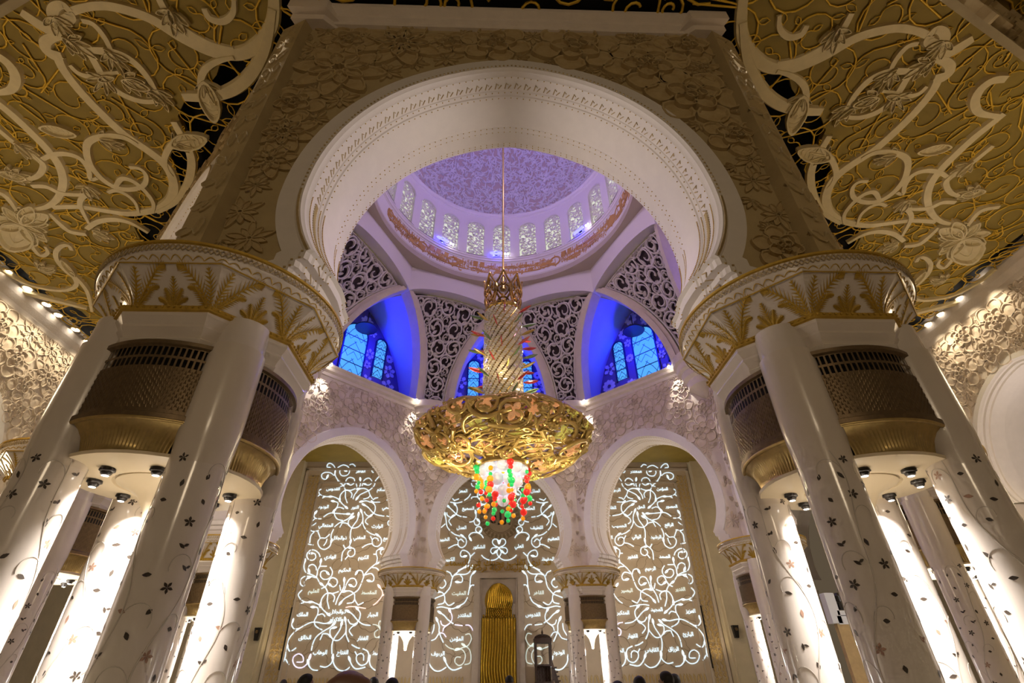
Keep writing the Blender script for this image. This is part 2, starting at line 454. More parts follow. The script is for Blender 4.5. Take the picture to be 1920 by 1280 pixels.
SH = shaft_meshes(); GR = grille_meshes(); CORE = column_core(); CAP = capital_meshes(); LMP = lamp_meshes()
def build_column(loc, label):
    r = empty('column', loc, label, 'column', group='clustered columns around the domed octagon')
    obj('core_block', CORE, None, r)
    for q in range(4):
        a = PI / 4 + q * PI / 2
        s = obj('shaft', SH[0], None, r, loc=(SO * math.cos(a) * 1.41421, SO * math.sin(a) * 1.41421, 0), rz=q * 1.9 + 2.2)
        for nm, me in (('vine_inlay', SH[1]), ('leaf_inlay', SH[2]), ('blossom_inlay', SH[3])): obj(nm, me, None, s)
        g = obj('grille', GR[0], None, r, rz=q * PI / 2)
        obj('vent_openings', GR[1], None, g); obj('bowl', GR[2], None, g); obj('bowl_rim', GR[3], None, g)
    c = obj('capital', CAP[0], None, r)
    obj('gold_trim', CAP[1], None, c); obj('palm_fronds', CAP[2], None, c); obj('lace_band', CAP[3], None, c); obj('impost', CAP[4], None, r)
    d = obj('lamp_soffit', LMP[0], None, r); obj('trumpet', LMP[1], None, d)
    for q in range(8):
        a = PI / 4 * q + PI / 8; s = obj('spotlight', LMP[2], None, r, loc=(1.30 * math.cos(a), 1.30 * math.sin(a), E + 3.63)); obj('lens', LMP[3], None, s)
    return r
LBL = {5: 'large near column cluster at left, its gold palm capital under the left foot of the big front arch',
       6: 'large near column cluster at right, its gold palm capital under the right foot of the big front arch',
       4: 'column cluster mostly hidden behind the large near left column, a slice of capital beside the left relief wall',
       7: 'column cluster mostly hidden behind the large near right column, a slice of it between the bright shafts',
       3: 'small column cluster left of the left tall luminous panel, partly behind the large left column',
       0: 'small column cluster right of the right tall luminous panel, partly behind the large right column',
       2: 'small free column cluster left of the golden prayer niche',
       1: 'small free column cluster right of the golden prayer niche, just right of the wooden pulpit'}
# vertex k sits between face k and k+1
COLS = {}
for k in range(8):
    x, y = COLUMN_V[k]
    COLS[k] = build_column((OX + x, OY + y, 0), LBL[{0: 0, 1: 1, 2: 2, 3: 3, 4: 4, 5: 5, 6: 6, 7: 7}[k]])
# ------------------------------------------------------------------ octagon walls
YO, YI = 20.35, 17.4           # outer and inner face (distance from the octagon centre)
AZ, AR, AUP, ADN = 11.7, 5.62, 6.45, 4.75   # arch: centre height, half width, rise above, fall below
ZB, ZI = 9.36, 23.8           # wall foot on the imposts, inner cornice height
ZF = 8.42
def arch_curve(off=0., n=72, az=AZ, ar=AR, up=AUP, dn=ADN, zb=ZB, foot=True):
    a, u, d = ar + off, up + off, dn + off * .9
    tb = math.asin(max(-1, (zb - az) / d)); out = []
    n1 = n // 4
    for i in range(n1): t = tb * (1 - i / n1); out.append((-a * math.cos(t), az + d * math.sin(t)))
    n2 = n - 2 * n1
    for i in range(n2 + 1):
        t = PI * i / n2; x = -math.cos(t) * a; s = abs(math.sin(t)); z = u * s ** .97 + .22 * (1 - min(1, abs(x) / (a * .5))) ** 1.6 * .8
        out.append((x, az + z))
    for i in range(n1): t = tb * (i + 1) / n1; out.append((a * math.cos(t), az + d * math.sin(t)))
    if foot:
        x0 = -out[0][0]; ft = [(x0 + .42, ZF), (x0 + .42, 8.72), (x0 + .30, 8.78), (x0 + .30, 8.98), (x0 + .12, 9.05), (x0 + .10, 9.28)]
        out = [(-x, z) for x, z in ft] + out + ft[::-1]
    return out
def face_strip(mb, A, W, zb, zt, y, az=AZ, flip=False):
    B = []
    for x, z in A:
        dx, dz = x, z - az; k = 1e9
        if abs(dx) > 1e-6: k = min(k, W / abs(dx))
        if dz > 1e-6: k = min(k, (zt - az) / dz)
        bx, bz = dx * k, az + dz * k
        if bz < zb or k > 1e8: bx, bz = (W if dx > 0 else -W), max(zb, bz)
        B.append((bx, bz))
    # put corners exactly
    rows = [[(x, y, z) for x, z in A], [(x, y, z) for x, z in B]]
    for s in (-1, 1):
        j = min(range(len(B)), key=lambda i: (B[i][0] - s * W) ** 2 + (B[i][1] - zt) ** 2); rows[1][j] = (s * W, y, zt)
    if flip: rows = rows[::-1]
    mb.loft(rows)
def sweep(mb, prof, n=96, **k):       # prof: (y, offset) across the wall thickness
    Cs = [arch_curve(o, n, **k) for y, o in prof]
    mb.loft([[(Cs[j][i][0], prof[j][0], Cs[j][i][1]) for j in range(len(prof))] for i in range(len(Cs[0]))])
def flower(mb, S, u, v, R, rot, kind, h=.12):
    if kind == 0:
        for k in range(8): mb.petal(S, u, v, rot + k * PI / 4, R * .12, R, R * .42, h * .7)
        for k in range(8): mb.petal(S, u, v, rot + (k + .5) * PI / 4, R * .10, R * .62, R * .30, h)
    elif kind == 1:
        for k in range(6): mb.petal(S, u, v, rot + k * PI / 3, R * .35, R, R * .66, h * .8)
        for k in range(5): mb.petal(S, u, v, rot + .5 + k * 2 * PI / 5, R * .08, R * .58, R * .44, h * 1.3)
        for k in range(3): mb.petal(S, u, v, rot + k * 2 * PI / 3, 0, R * .26, R * .24, h * 1.6, 8)
    elif kind == 2:
        for k in range(10): mb.petal(S, u, v, rot + k * PI / 5, R * .05, R * (1 if k % 2 else .72), R * .28, h * .6)
    else:
        for k in (-2, -1, 0, 1, 2): mb.petal(S, u, v, rot + k * .55, R * .02, R * (1.2 - .12 * abs(k)), R * .34, h * .7, 10)
def relief(S, inside, bb, radii, seed, tries=700, h=.12):
    rg = random.Random(seed); mb = MB()
    for x, y, r in pack(inside, bb, radii, rg, tries, .75):
        k = (1 if rg.random() < .55 else 0) if r > .62 else (2 if r > .42 else 3)
        flower(mb, S, x, y, r * 1.12, rg.uniform(0, 6), k, h * (.6 + .5 * r))
    return mb
def wall_meshes():
    wo, wi = YO * math.tan(PI / 8), YI * math.tan(PI / 8)
    b = MB(); of = MB()
    face_strip(of, arch_curve(1.02, 96), wo, ZF, CEIL + .4, YO)
    face_strip(b, arch_curve(.92, 96), wi, ZF, ZI, YI, flip=True)
    b.add([(-wo, YO, ZB), (wo, YO, ZB), (wi, YI, ZB), (-wi, YI, ZB)], [])
    for s in (-1, 1):
        b.add([(s * 5.3, YO, ZF), (s * wo, YO, ZF), (s * wi, YI, ZF), (s * 5.3, YI, ZF)], [(0, 1, 2, 3)])
    b.add([(-wo, YO, CEIL + .4), (wo, YO, CEIL + .4), (wi, YI, ZI), (-wi, YI, ZI)], [(0, 1, 2, 3)])
    so = MB()
    sweep(so, [(YO - .02, 1.05), (YO + .12, 1.03), (YO + .13, .52), (YO + .16, .50), (YO + .20, .44), (YO + .20, .34), (YO + .14, .30), (YO + .10, .26),
               (YO - .02, .24), (YO - .08, .20), (YO - .30, .17), (YO - .55, .15), (YO - .58, .12), (YO - .72, .10), (YO - .75, .06), (YO - 1.0, .02), (YO - 1.55, -.02), (YO - 1.95, .0),
               (YO - 2.0, .04), (YO - 2.2, .05), (YO - 2.24, .09), (YO - 2.75, .10), (YO - 2.80, .14), (YI - .02, .16), (YI - .09, .20), (YI - .12, .9), (YI + .02, .94)], 112)
    bd = MB()                             # carved edge of the front order
    C = arch_curve(.42, 260)
    for i in range(0, len(C) - 1):
        x, z = C[i]; bd.box((x, YO + .19, z), (.06, .07, .05), 0)
    C = arch_curve(.155, 300)
    for i in range(0, len(C) - 1, 1):
        if i % 3 == 2: continue
        x, z = C[i]; x2, z2 = C[i + 1]; bd.tube([(x, YO - .36, z), ((x + x2) / 2, YO - .43 + .14 * (i % 3), (z + z2) / 2), (x2, YO - .5, z2)], .02, 4, False)
    st = MB()
    for y, o in ((YO - .10, .185), (YO - .62, .10), (YO - .80, .03), (YO - 2.02, .02), (YO - 2.22, .05), (YO - 2.78, .10), (YI + .05, .13)):
        C = arch_curve(o, 150)
        for x, z in C: st.sphere((x, y, z), .022, 5, 3)
    # reliefs
    A1 = lambda x, z, off, rr: ((x / (AR + off + rr)) ** 2 + ((z - AZ) / ((AUP if z > AZ else ADN + .6) + off + rr)) ** 2) > 1
    ro = relief(lambda u, v, w: (u, YO + w, v), lambda x, z, r: abs(x) < wo - .35 - r * .72 and 8.6 + r * .3 < z < CEIL - .85 - r * .45 and A1(x, z, 1.1, r * .9),
                (-wo, 9.4, wo, CEIL), (1.6, 1.3, 1.0, .8, .62, .48, .36, .27), 5, 900, .13)
    ri = relief(lambda u, v, w: (-u, YI - w, v), lambda x, z, r: abs(x) < (7.15 - r * .6 if z < 19.5 else 5.6 - r * .3) and 9.8 < z < ZI - 1.0 - r * .6 and A1(x, z, .85, r * .8),
                (-7.2, 9.6, 7.2, ZI), (1.3, 1.05, .8, .6, .42, .3, .22), 9, 500, .12)
    co_ = MB()                            # outer cornice under the ceiling
    P = [(0, CEIL - .8), (.14, CEIL - .78), (.16, CEIL - .6), (.30, CEIL - .5), (.32, CEIL - .34), (.55, CEIL - .18), (.58, CEIL), (0, CEIL)]
    co_.loft([[(s * (YO + o) * math.tan(PI / 8), YO + o, z) for o, z in P] for s in (-1, 1)])
    for s in (-1, 1):                     # projecting corner pilaster with its own cornice
        for o, z0, z1, w in ((.40, CEIL - .98, CEIL - .62, 1.25), (.68, CEIL - .62, CEIL, 1.5)):
            x0 = s * (YO + o) * math.tan(PI / 8); x1 = x0 - s * w
            co_.loft([[(x0, YO + o, z0), (x0, YO + o, z1)], [(x1, YO + o, z0), (x1, YO + o, z1)], [(x1 - s * .5, YO, z0), (x1 - s * .5, YO, z1)]])
            co_.add([(x0, YO + o, z0), (x1, YO + o, z0), (x1 - s * .5, YO, z0), (s * wo, YO, z0)], [(0, 1, 2, 3)])
    ci = MB()                             # inner cornice
    P = [(0, ZI - .95), (-.10, ZI - .9), (-.12, ZI - .62), (-.30, ZI - .45), (-.34, ZI - .2), (-.52, ZI - .05), (-.54, ZI + .06), (5.8, ZI + .06)]
    ci.loft([[(s * (YI + o) * math.tan(PI / 8), YI + o, z) for o, z in P] for s in (-1, 1)])
    WMESH['outer'] = mesh('outer_face', of, 'stucco_outer')
    return (mesh('wall_body', b, 'stucco', False), mesh('arch_soffit', so, 'soffit_stucco', True, 25), mesh('carved_edge', bd, 'relief_stone'),
            mesh('gold_studs', st, 'gold_paint'), mesh('floral_relief', ro, 'relief_stone', True, 35), mesh('floral_relief', ri, 'relief_warm', True, 35),
            mesh('cornice', co_, 'stucco', False), mesh('cornice', ci, 'stucco', False))
WMESH = {}
WL = wall_meshes()
SIDE = {6: 'near', 5: 'near_left', 7: 'near_right', 0: 'right', 4: 'left', 1: 'far_right', 2: 'far', 3: 'far_left'}
for k in range(8):
    rz = R_(45 * k - 90)
    w = obj('wall_' + SIDE[k], WL[0], None, loc=(OX, OY, E), rz=rz, kind='structure')
    obj('outer_face', WMESH['outer'], None, w)
    obj('arch_soffit', WL[1], None, w); obj('carved_edge', WL[2], None, w); obj('gold_studs', WL[3], None, w)
    if k in (5, 6, 7): obj('floral_relief', WL[4], None, w)
    if k in (0, 1, 2, 3, 4): obj('floral_relief', WL[5], None, w)
    if k == 6: obj('cornice', WL[6], None, w)
    obj('cornice', WL[7], None, w)
# corner piers with stepped corbels inside the octagon
pm = MB(); PR = 19.15
pm.lathe([(.1, 19.8), (.5, 19.9), (1.2, 20.7), (1.55, 20.9), (1.62, 21.5), (1.9, 21.75), (1.95, 22.3), (2.2, 22.5), (2.25, 23.0), (2.45, 23.2), (2.52, 23.84), (0, 23.86)], 24, c=(PR, 0))
PIER = mesh('pier', pm, 'stucco', True, 25)
for k in range(8): obj('trim_%d' % (k + 1), PIER, None, loc=(OX, OY, E), rz=R_(22.5 + 45 * k), kind='structure')

cs_ = MB(); cs_.box((22.0, 0, (ZF + CEIL - 1) / 2), (.44, 1.05, CEIL - 1 - ZF))
rgc = random.Random(6); Sz = lambda u, v, w: (22.22 + w, u, v)
for i in range(13):
    for s in (-1, 1): cs_.petal(Sz, s * .22, 9 + i, rgc.uniform(0, 6), -.3, .42, .34, .05, 8)
CST = mesh('corner_strip', cs_, 'stucco_outer')
for j, k in enumerate((5, 6)): obj('trim_%d' % (9 + j), CST, None, loc=(OX, OY, E), rz=R_(22.5 + 45 * k), kind='structure')

# ------------------------------------------------------------------ vault: leaning rib arches, lattices, niches
NH, NW = 9.6, 4.9             # rib arch height and half width
RA = (NH * NH + NW * NW) / (2 * NW)
def rib(s, off=0.):           # s -1..1 -> tangent x, distance from centre, height
    z = NH * (1 - abs(s)); x = NW - (RA - math.sqrt(max(0, RA * RA - z * z))) + off
    return (math.copysign(max(0, x), s) if s else x * 0, 17.1 - 3.75 * (z / NH) ** 1.45, ZI + z)
def rib_side(sg, z, off):     # one side of the arch at height z above the ledge
    x = NW - (RA - math.sqrt(max(0, RA * RA - z * z))) + off
    return Vector((sg * x, 17.1 - 3.75 * (min(z, NH) / NH) ** 1.45, ZI + z))
def vault_meshes():
    r = MB(); n = 28
    rows = []
    for sg in (-1, 1):
        rows = []
        for i in range(n + 1):
            z = NH * i / n; a = rib_side(sg, z, 0); b = rib_side(sg, z, .62); c = rib_side(sg, z, 1.02)
            if sg * b.x < 0: b.x = 0
            d = Vector((0, 1, 0))
            rows.append([a + Vector((0, 1.3, 0)), a + Vector((0, .0, 0)), b, b + Vector((0, .22, 0)), c + Vector((0, .22, 0)), c + Vector((0, 1.0, 0))])
        r.loft(rows)
    nw = MB(); yb = 22.5; FX, FZ = 1.36, 1.33                  # niche: barrel back to a window wall
    for sg in (-1, 1):
        rows = []
        for i in range(n + 1):
            z = NH * i / n; a = rib_side(sg, z, 0); rows.append([a + Vector((0, 1.3, 0)), a + Vector((sg * .15, 1.3, 0)), Vector((a.x * FX + sg * .1, yb, ZI + z * FZ))])
        nw.loft(rows)
    P = [Vector((rib_side(s, z, 0).x * FX + s * .1, yb, ZI + z * FZ)) for s, z in [(-1, NH * i / 20) for i in range(21)] + [(1, NH * (20 - i) / 20) for i in range(21)]]
    bk = MB(); bk.add(P, [tuple(range(len(P)))])
    stars = MB(); rg = random.Random(4)
    S = lambda u, v, w: (-u, yb - .03 - w, v)
    win = [(0, 1.3, 26.8, 33.4), (-3.2, .62, 28.0, 32.9), (3.2, .62, 28.0, 32.9)]
    def ins(x, z, rr):
        if z < ZI + .2: return False
        if z > 35.5 or abs(x) > abs(rib_side(1, min(NH, max(0, z - ZI) / FZ), 0).x) * FX - rr * .7: return False
        return all(abs(x - a) > w + rr * .9 or z > t + rr or z < b - rr for a, w, b, t in win)
    for x, z, rr in pack(ins, (-7, ZI, 7, 36), (.85, .7, .52), rg, 500, .98):
        m = rg.choice((5, 6, 8, 10)); a0 = rg.uniform(0, 6)
        for k in range(m):
            a = a0 + k * 2 * PI / m; stars.petal(S, x, z, a, rr * .35, rr, rr * .55, .07, 8)
        stars.ribbon(S, [(x + rr * .33 * math.cos(t * .4), z + rr * .33 * math.sin(t * .4)) for t in range(17)], .07, 0, .06)
    lamp = MB(); lamp.lathe([(0, 0), (1.15, 0), (1.2, .06), (1.1, .2), (.2, .3), (.06, .5), (.06, 2.2), (0, 2.2)], 24)
    # octagon band under the drum: from apex of one rib to the next
    bd = MB(); V0 = Vector((0, 13.25, 0))
    def bp(t, z, o=0.):
        a = Vector((0, 13.25 + o, 0)); A = PI / 4; b = Vector((math.sin(A) * (13.25 + o), math.cos(A) * (13.25 + o), 0)); p = a.lerp(b, t); return Vector((p.x, p.y, z))
    rows = []
    for i in range(25):
        t = i / 24; zl = 33.15 + 1.15 * (4 * t * (1 - t)) ** .8
        rows.append([bp(t, 36.3, .35), bp(t, 36.3), bp(t, 35.95, -.0), bp(t, zl), bp(t, zl + .12, 1.25)])
    bd.loft(rows)
    # lattice panel and the ground behind it, between face 0 (angle 0) and its clockwise neighbour
    def LS(x, z, w):                      # x in metres from the panel axis
        zz = max(0, min(NH + .9, z - ZI)); L = rib_side(1, min(zz, NH), 1.0); Rr = rib_side(-1, min(zz, NH), 1.0)
        A = -PI / 4; Rr = Vector((Rr.x * math.cos(A) - Rr.y * math.sin(A), Rr.x * math.sin(A) + Rr.y * math.cos(A), Rr.z))
        wd = (Rr - L).length; t = .5 + x / wd; p = L.lerp(Rr, t); d = Vector((math.sin(PI / 8), math.cos(PI / 8), 0))
        p += d * (.55 - w + .35 * math.sin(PI * max(0, min(1, t))) * zz / NH); p.z = z; return p
    def LW(z):
        zz = max(0, min(NH, z - ZI)); L = rib_side(1, zz, 1.0); Rr = rib_side(-1, zz, 1.0); A = -PI / 4
        Rr = Vector((Rr.x * math.cos(A) - Rr.y * math.sin(A), Rr.x * math.sin(A) + Rr.y * math.cos(A), Rr.z)); return (Rr - L).length
    g = MB(); g.grid(lambda u, v: LS((u - .5) * LW(ZI + v * 10.6) * 1.03, ZI + v * 10.6, -.4), 14, 22)
    la = MB(); rg = random.Random(21)
    top = lambda x, z: ZI + NH + .9 * (1 - (2 * x / LW(33.4)) ** 2)
    C = pack(lambda x, z, rr: abs(x) < LW(z) / 2 - rr * .92 and ZI + .2 < z < top(x, z) - rr * .8, (-5, ZI, 5, 34.6), (.78, .62, .5, .4, .31, .24, .18, .13), rg, 1500, .93)
    Sl = lambda u, v, w: LS(u, v, w)
    for x, z, rr in C:
        a0 = rg.uniform(0, 6.28); sg = rg.choice((-1, 1)); wd = max(.095, rr * .21)
        if rr > .3:
            la.ribbon(Sl, spiral(x, z, rr * .97, a0, 1.75, sg, 26, .16, .5), [wd * (1.1 - .4 * i / 26) for i in range(27)], 0, .16)
            for q in (.33, .6, .8):
                t = a0 + sg * 2 * PI * q; la.petal(Sl, x + rr * .8 * math.cos(t), z + rr * .8 * math.sin(t), t + PI * .72 * sg + .4, 0, rr * .75, rr * .32, .15, 8)
        else:
            la.petal(Sl, x - rr * math.cos(a0), z - rr * math.sin(a0), a0, 0, rr * 2.3, rr * .95, .15, 8)
        for x2, z2, r2 in C:              # stems joining neighbours
            d = math.hypot(x2 - x, z2 - z)
            if (x2, z2) > (x, z) and d < (rr + r2) * 1.12 and max(rr, r2) > .2:
                ux, uz = (x2 - x) / d, (z2 - z) / d
                la.ribbon(Sl, [(x + ux * rr * .85, z + uz * rr * .85), (x2 - ux * r2 * .8, z2 - uz * r2 * .8)], .10, 0, .13)
    for s in (-1, 1):
        la.ribbon(Sl, [(s * (LW(ZI + NH * i / 20) / 2 - .05), ZI + NH * i / 20) for i in range(21)], .16, 0, .18)
    la.ribbon(Sl, [(x / 10 * LW(33.4) / 2, top(x / 10 * LW(33.4) / 2, 0) - .05) for x in range(-10, 11)], .16, 0, .18)
    return (mesh('rib_arch', r, 'stucco', True, 25), mesh('niche', nw, 'niche_wall', True, 40), mesh('niche_back', bk, 'niche_ground'), mesh('star_relief', stars, 'niche_star'),
            mesh('niche_lamp', lamp, 'lamp_black', True, 40), mesh('vault_band', bd, 'drum_stucco', True, 30), mesh('lattice_ground', g, 'lattice_ground', True), mesh('lattice', la, 'lattice_stone'), win, yb)
VT = vault_meshes()
def window_meshes(a, w, z0, z1, y):
    """an arched window of half width w from z0 to z1 in the plane y"""
    fr, pn = MB(), MB(); n = 16
    def outline(k): return [(a - (w + k), z0 - k)] + [(a - (w + k) * math.cos(PI * i / n), z1 - w + (w + k) * math.sin(PI * i / n)) for i in range(n + 1)] + [(a + w + k, z0 - k)]
    o = outline(0); pn.add([(x, y - .06, z) for x, z in o], [tuple(range(len(o)))])
    o1, o2 = outline(.0), outline(.16)
    fr.loft([[(x, y - .04, z) for x, z in o1], [(x, y - .16, z) for x, z in o1], [(x, y - .16, z) for x, z in o2], [(x, y, z) for x, z in o2]][::-1], False)
    H = z1 - z0
    for q in range(1, 4): fr.tube([(a - w, y - .1, z0 + H * q / 4), (a + w, y - .1, z0 + H * q / 4)], .055, 4)
    cells = max(3, round(H / (2 * w) * 1.2))
    for q in range(cells):
        zc = z0 + H * (q + .5) / cells; hh = H / cells
        for s in (-1, 1):
            fr.tube([(a + s * w, y - .09, zc - hh / 2), (a + s * w * .45, y - .09, zc + hh * .1), (a - s * w * .1, y - .09, zc + hh / 2)], .03, 4)
            fr.tube([(a + s * w, y - .09, zc), (a + s * w * .5, y - .09, zc - hh * .45), (a, y - .09, zc - hh * .1)], .03, 4)
    return mesh('window_frame', fr, 'window_frame'), mesh('pane', pn, 'window_cyan')
NWIN = [window_meshes(a, w, b, t, VT[9]) for a, w, b, t in VT[8]]
wn = 0
vault = obj('ceiling_vault', VT[5], None, loc=(OX, OY, E), rz=0, kind='structure')
for k in range(1, 8): obj('vault_band', VT[5], None, vault, rz=R_(45 * k))
for k in range(8):
    rz = R_(45 * k - 90)
    f = obj('rib_arch', VT[0], None, vault, rz=rz)
    nb = obj('niche', VT[1], None, vault, rz=rz); obj('niche_back', VT[2], None, nb)
    if k in (1, 2, 3): obj('star_relief', VT[3], None, nb)
    obj('lattice_ground', VT[6], None, vault, rz=rz + PI / 4)
    if k in (0, 1, 2, 3, 4, 5, 7): obj('lattice', VT[7], None, vault, rz=rz)
    if k in (1, 2, 3):
        for fr, pn in NWIN:
            wn += 1; o = obj('window_%d' % wn, fr, None, loc=(OX, OY, E), rz=rz, kind='structure'); obj('pane', pn, None, o)
        p = Matrix.Rotation(rz, 3, 'Z') @ Vector((0, 20.6, 0))
        lo = obj('dish_lamp', VT[4], None, loc=(OX + p.x, OY + p.y, E + 32.0))
        tag(lo, {1: 'dark hanging dish lamp in the blue niche right of the chandelier', 2: 'dark hanging dish lamp in the blue niche behind the chandelier shaft', 3: 'dark hanging dish lamp in the blue niche left of the chandelier'}[k], 'lamp', 'dish lamps in the blue niches')

# ------------------------------------------------------------------ drum and dome
dm = MB(); RW = 11.5
dm.lathe([(11.70, 36.9), (11.74, 37.02), (11.66, 37.10), (11.66, 39.0), (11.60, 39.05), (11.62, 39.2), (11.5, 39.25), (11.5, 39.5), (11.42, 39.55), (11.46, 39.8), (RW, 39.85)], 128)
drum = obj('ceiling_drum', dm, 'drum_stucco', None, True, 25, loc=(OX, OY, E), kind='structure')
sf = MB()
sf.lathe([(13.62, 36.28), (12.0, 36.3), (11.70, 36.32), (11.70, 36.95)], 128, rf=lambda a, r, z: (r if r < 12.1 else 13.62 * math.cos(PI / 8) * oct_r(a + PI / 8)) )
obj('soffit_ring', sf, 'soffit_brown', drum, False)
ww, wz0, wz1 = .98, 39.95, 45.15
wl = MB(); N = 24; da = PI / N
def WP(x, y, z): a = x / RW; return (-(RW + y) * math.sin(a), (RW + y) * math.cos(a), z)
hw = RW * da
def wout(k, n=18): return [(-(ww + k), wz0 - k)] + [(-(ww + k) * math.cos(PI * i / n), wz1 - ww + (ww + k) * math.sin(PI * i / n)) for i in range(n + 1)] + [(ww + k, wz0 - k)]
A = wout(0); B = []
for x, z in A:
    dx, dz = x, z - 43.4; k = min(hw / abs(dx) if abs(dx) > 1e-6 else 1e9, (46.0 - 43.4) / dz if dz > 1e-6 else 1e9); bx, bz = dx * k, 43.4 + dz * k
    if bz < 39.85: bx, bz = math.copysign(hw, dx), 39.85
    B.append((bx, bz))
for s in (-1, 1):
    j = min(range(len(B)), key=lambda i: (B[i][0] - s * hw) ** 2 + (B[i][1] - 46) ** 2); B[j] = (s * hw, 46.0)
wl.loft([[WP(x, .32, z) for x, z in A], [WP(x, 0, z) for x, z in A], [WP(x, 0, z) for x, z in B]])
wl.add([WP(-ww, .32, wz0), WP(ww, .32, wz0), WP(ww, 0, wz0), WP(hw, 0, 39.85), WP(-hw, 0, 39.85), WP(-ww, 0, wz0)], [(0, 1, 2, 5), (5, 2, 3, 4)])
wl.ribbon(lambda u, v, w: WP(u, -w, v), wout(.10)[1:-1], .07, 0, .035)
WBAY = mesh('window_bay', wl, 'drum_stucco', True, 25)
pn = MB(); pn.add([WP(x, .42, z) for x, z in wout(.05)], [tuple(range(len(A)))]); WPANE = mesh('pane', pn, 'window_pale')
lt = MB(); rg = random.Random(12)
Sd = lambda u, v, w: WP(u, .30 - w, v)
C = pack(lambda x, z, r: abs(x) < ww - r * .8 and wz0 + r * .7 < z and (z < wz1 - ww or math.hypot(x, z - wz1 + ww) < ww - r * .7), (-1, wz0, 1, wz1), (.40, .31, .23, .17), rg, 500, 1.04)
for x, z, r in C:
    a0 = rg.uniform(0, 6.28); sg = rg.choice((-1, 1))
    if r > .2:
        lt.ribbon(Sd, spiral(x, z, r, a0, 1.7, sg, 18, .15, .5), .075, 0, .1)
        for q in (.2, .5, .75): t = a0 + sg * 2 * PI * q; lt.petal(Sd, x + r * .8 * math.cos(t), z + r * .8 * math.sin(t), t + 2.2 * sg, 0, r * .7, r * .34, .1, 8)
    else: lt.petal(Sd, x - r * math.cos(a0), z - r * math.sin(a0), a0, 0, r * 2.2, r * .9, .1, 8)
for s in (-1, 1):
    for z in range(5): lt.ribbon(Sd, [(-s * ww, wz0 + z * 1.1), (s * ww, wz0 + z * 1.1 + 1.9 - (.5 if z > 2 else 0))], .06, 0, .07)
WLAT = mesh('lattice', lt, 'drum_stucco')
for k in range(24):
    wn += 1
    o = obj('window_%d' % wn, WBAY, None, loc=(OX, OY, E), rz=2 * PI * k / 24, kind='structure'); obj('pane', WPANE, None, o); obj('lattice', WLAT, None, o)
d = MB(); RD = 11.5; ZD = 46.35
d.lathe([(RW, 46.0), (11.46, 46.1), (11.3, 46.15), (11.32, 46.4), (11.1, 46.5)], 128)
dome = obj('ceiling_dome', d, 'drum_stucco', None, True, 30, loc=(OX, OY, E), kind='structure')
g = MB(); g.lathe([(RD * math.cos(t * PI / 40), ZD + RD * 1.12 * math.sin(t * PI / 40)) for t in range(21)], 96); obj('dome_shell', g, 'dome_ground', dome, True)
def DS(u, v, w):                  # u angle*R, v arc length from the springing
    ph = v / (RD * 1.06); r = (RD - .02 - w) * math.cos(ph); a = u / RD; return (r * math.cos(a), r * math.sin(a), ZD + (RD * 1.12 - w) * math.sin(ph))
lf = MB(); rg = random.Random(31)
for _ in range(4300):
    ph = math.asin(rg.uniform(.02, .97)); a = rg.uniform(.0, PI); v = ph * RD * 1.06; k = 1 / max(.12, math.cos(ph)); an = rg.uniform(0, 6.28); l = rg.uniform(.5, .85); b = rg.uniform(-.16, .16)
    S = lambda u, vv, w: DS(a * RD + u * k, v + vv, w)
    ca, sa = math.cos(an), math.sin(an); P = [(-l / 2, b), (-l / 6, 0), (l / 6, 0), (l / 2, b)]
    lf.ribbon(S, [(x * ca - y * sa, x * sa + y * ca) for x, y in smoothline(P, 2)], [.05, .14, .19, .2, .18, .12, .03], 0, .13, .5)
obj('leaf_relief', lf, 'dome_stucco', dome)
# lamps standing in three drum windows
for i, (a, lb) in enumerate(((R_(90 + 33), 'blue oval floodlight standing in a dome window left of the hanging rod'), (R_(90.8), 'blue oval floodlight standing in the dome window just left of the hanging rod'), (R_(90 - 50), 'blue oval floodlight standing in a dome window far right of the hanging rod'))):
    t = empty('floodlight', (OX + 11.35 * math.cos(a), OY + 11.35 * math.sin(a), E + 39.95), lb, 'light', rz=a - PI / 2, group='blue floodlights around the dome drum')
    m = MB(); m.lathe([(.0, .1), (.2, .12), (.25, .2), (.2, .3), (0, .3)], 20, c=(-.45, -.1)); obj('lamp_body', m, 'lamp_black', t)
    m = MB(); m.tube([(-.45 + .62 * math.cos(q * .33), .12 * math.sin(q * .33) - .28, .16 + .22 * math.sin(q * .33)) for q in range(20)], .12, 6); obj('blue_ring', m, 'lamp_blue', t)
    m = MB(); m.sphere((.55, -.25, .10), .11, 8, 5); m.sphere((.85, -.25, .10), .11, 8, 5); obj('white_bulb', m, 'lamp_glow', t)
# ------------------------------------------------------------------ Arabic lettering
AF = {}
_c = 0xFE80
for ch, n in zip('ءآأؤإئابةتثجحخدذرزسشصضطظعغفقكلمنهوىي', (1, 2, 2, 2, 2, 4, 2, 4, 2, 4, 4, 4, 4, 4, 2, 2, 2, 2, 4, 4, 4, 4, 4, 4, 4, 4, 4, 4, 4, 4, 4, 4, 4, 2, 2, 4)):
    AF[ch] = (_c, n); _c += n
LA = {'آ': 0xFEF5, 'أ': 0xFEF7, 'إ': 0xFEF9, 'ا': 0xFEFB}
def shape_ar(t):
    out = []; i = 0; joined = False
    while i < len(t):
        c = t[i]
        if c not in AF: out.append(c); joined = False; i += 1; continue
        if c == 'ل' and i + 1 < len(t) and t[i + 1] in LA:
            out.append(chr(LA[t[i + 1]] + (1 if joined else 0))); joined = False; i += 2; continue
        b, n = AF[c]; nxt = i + 1 < len(t) and t[i + 1] in AF and n == 4 and t[i + 1] != 'ء'
        k = (3 if nxt else 1) if joined else (2 if nxt else 0)
        if n == 1: k = 0
        out.append(chr(b + k)); joined = nxt; i += 1
    return ''.join(reversed(out))
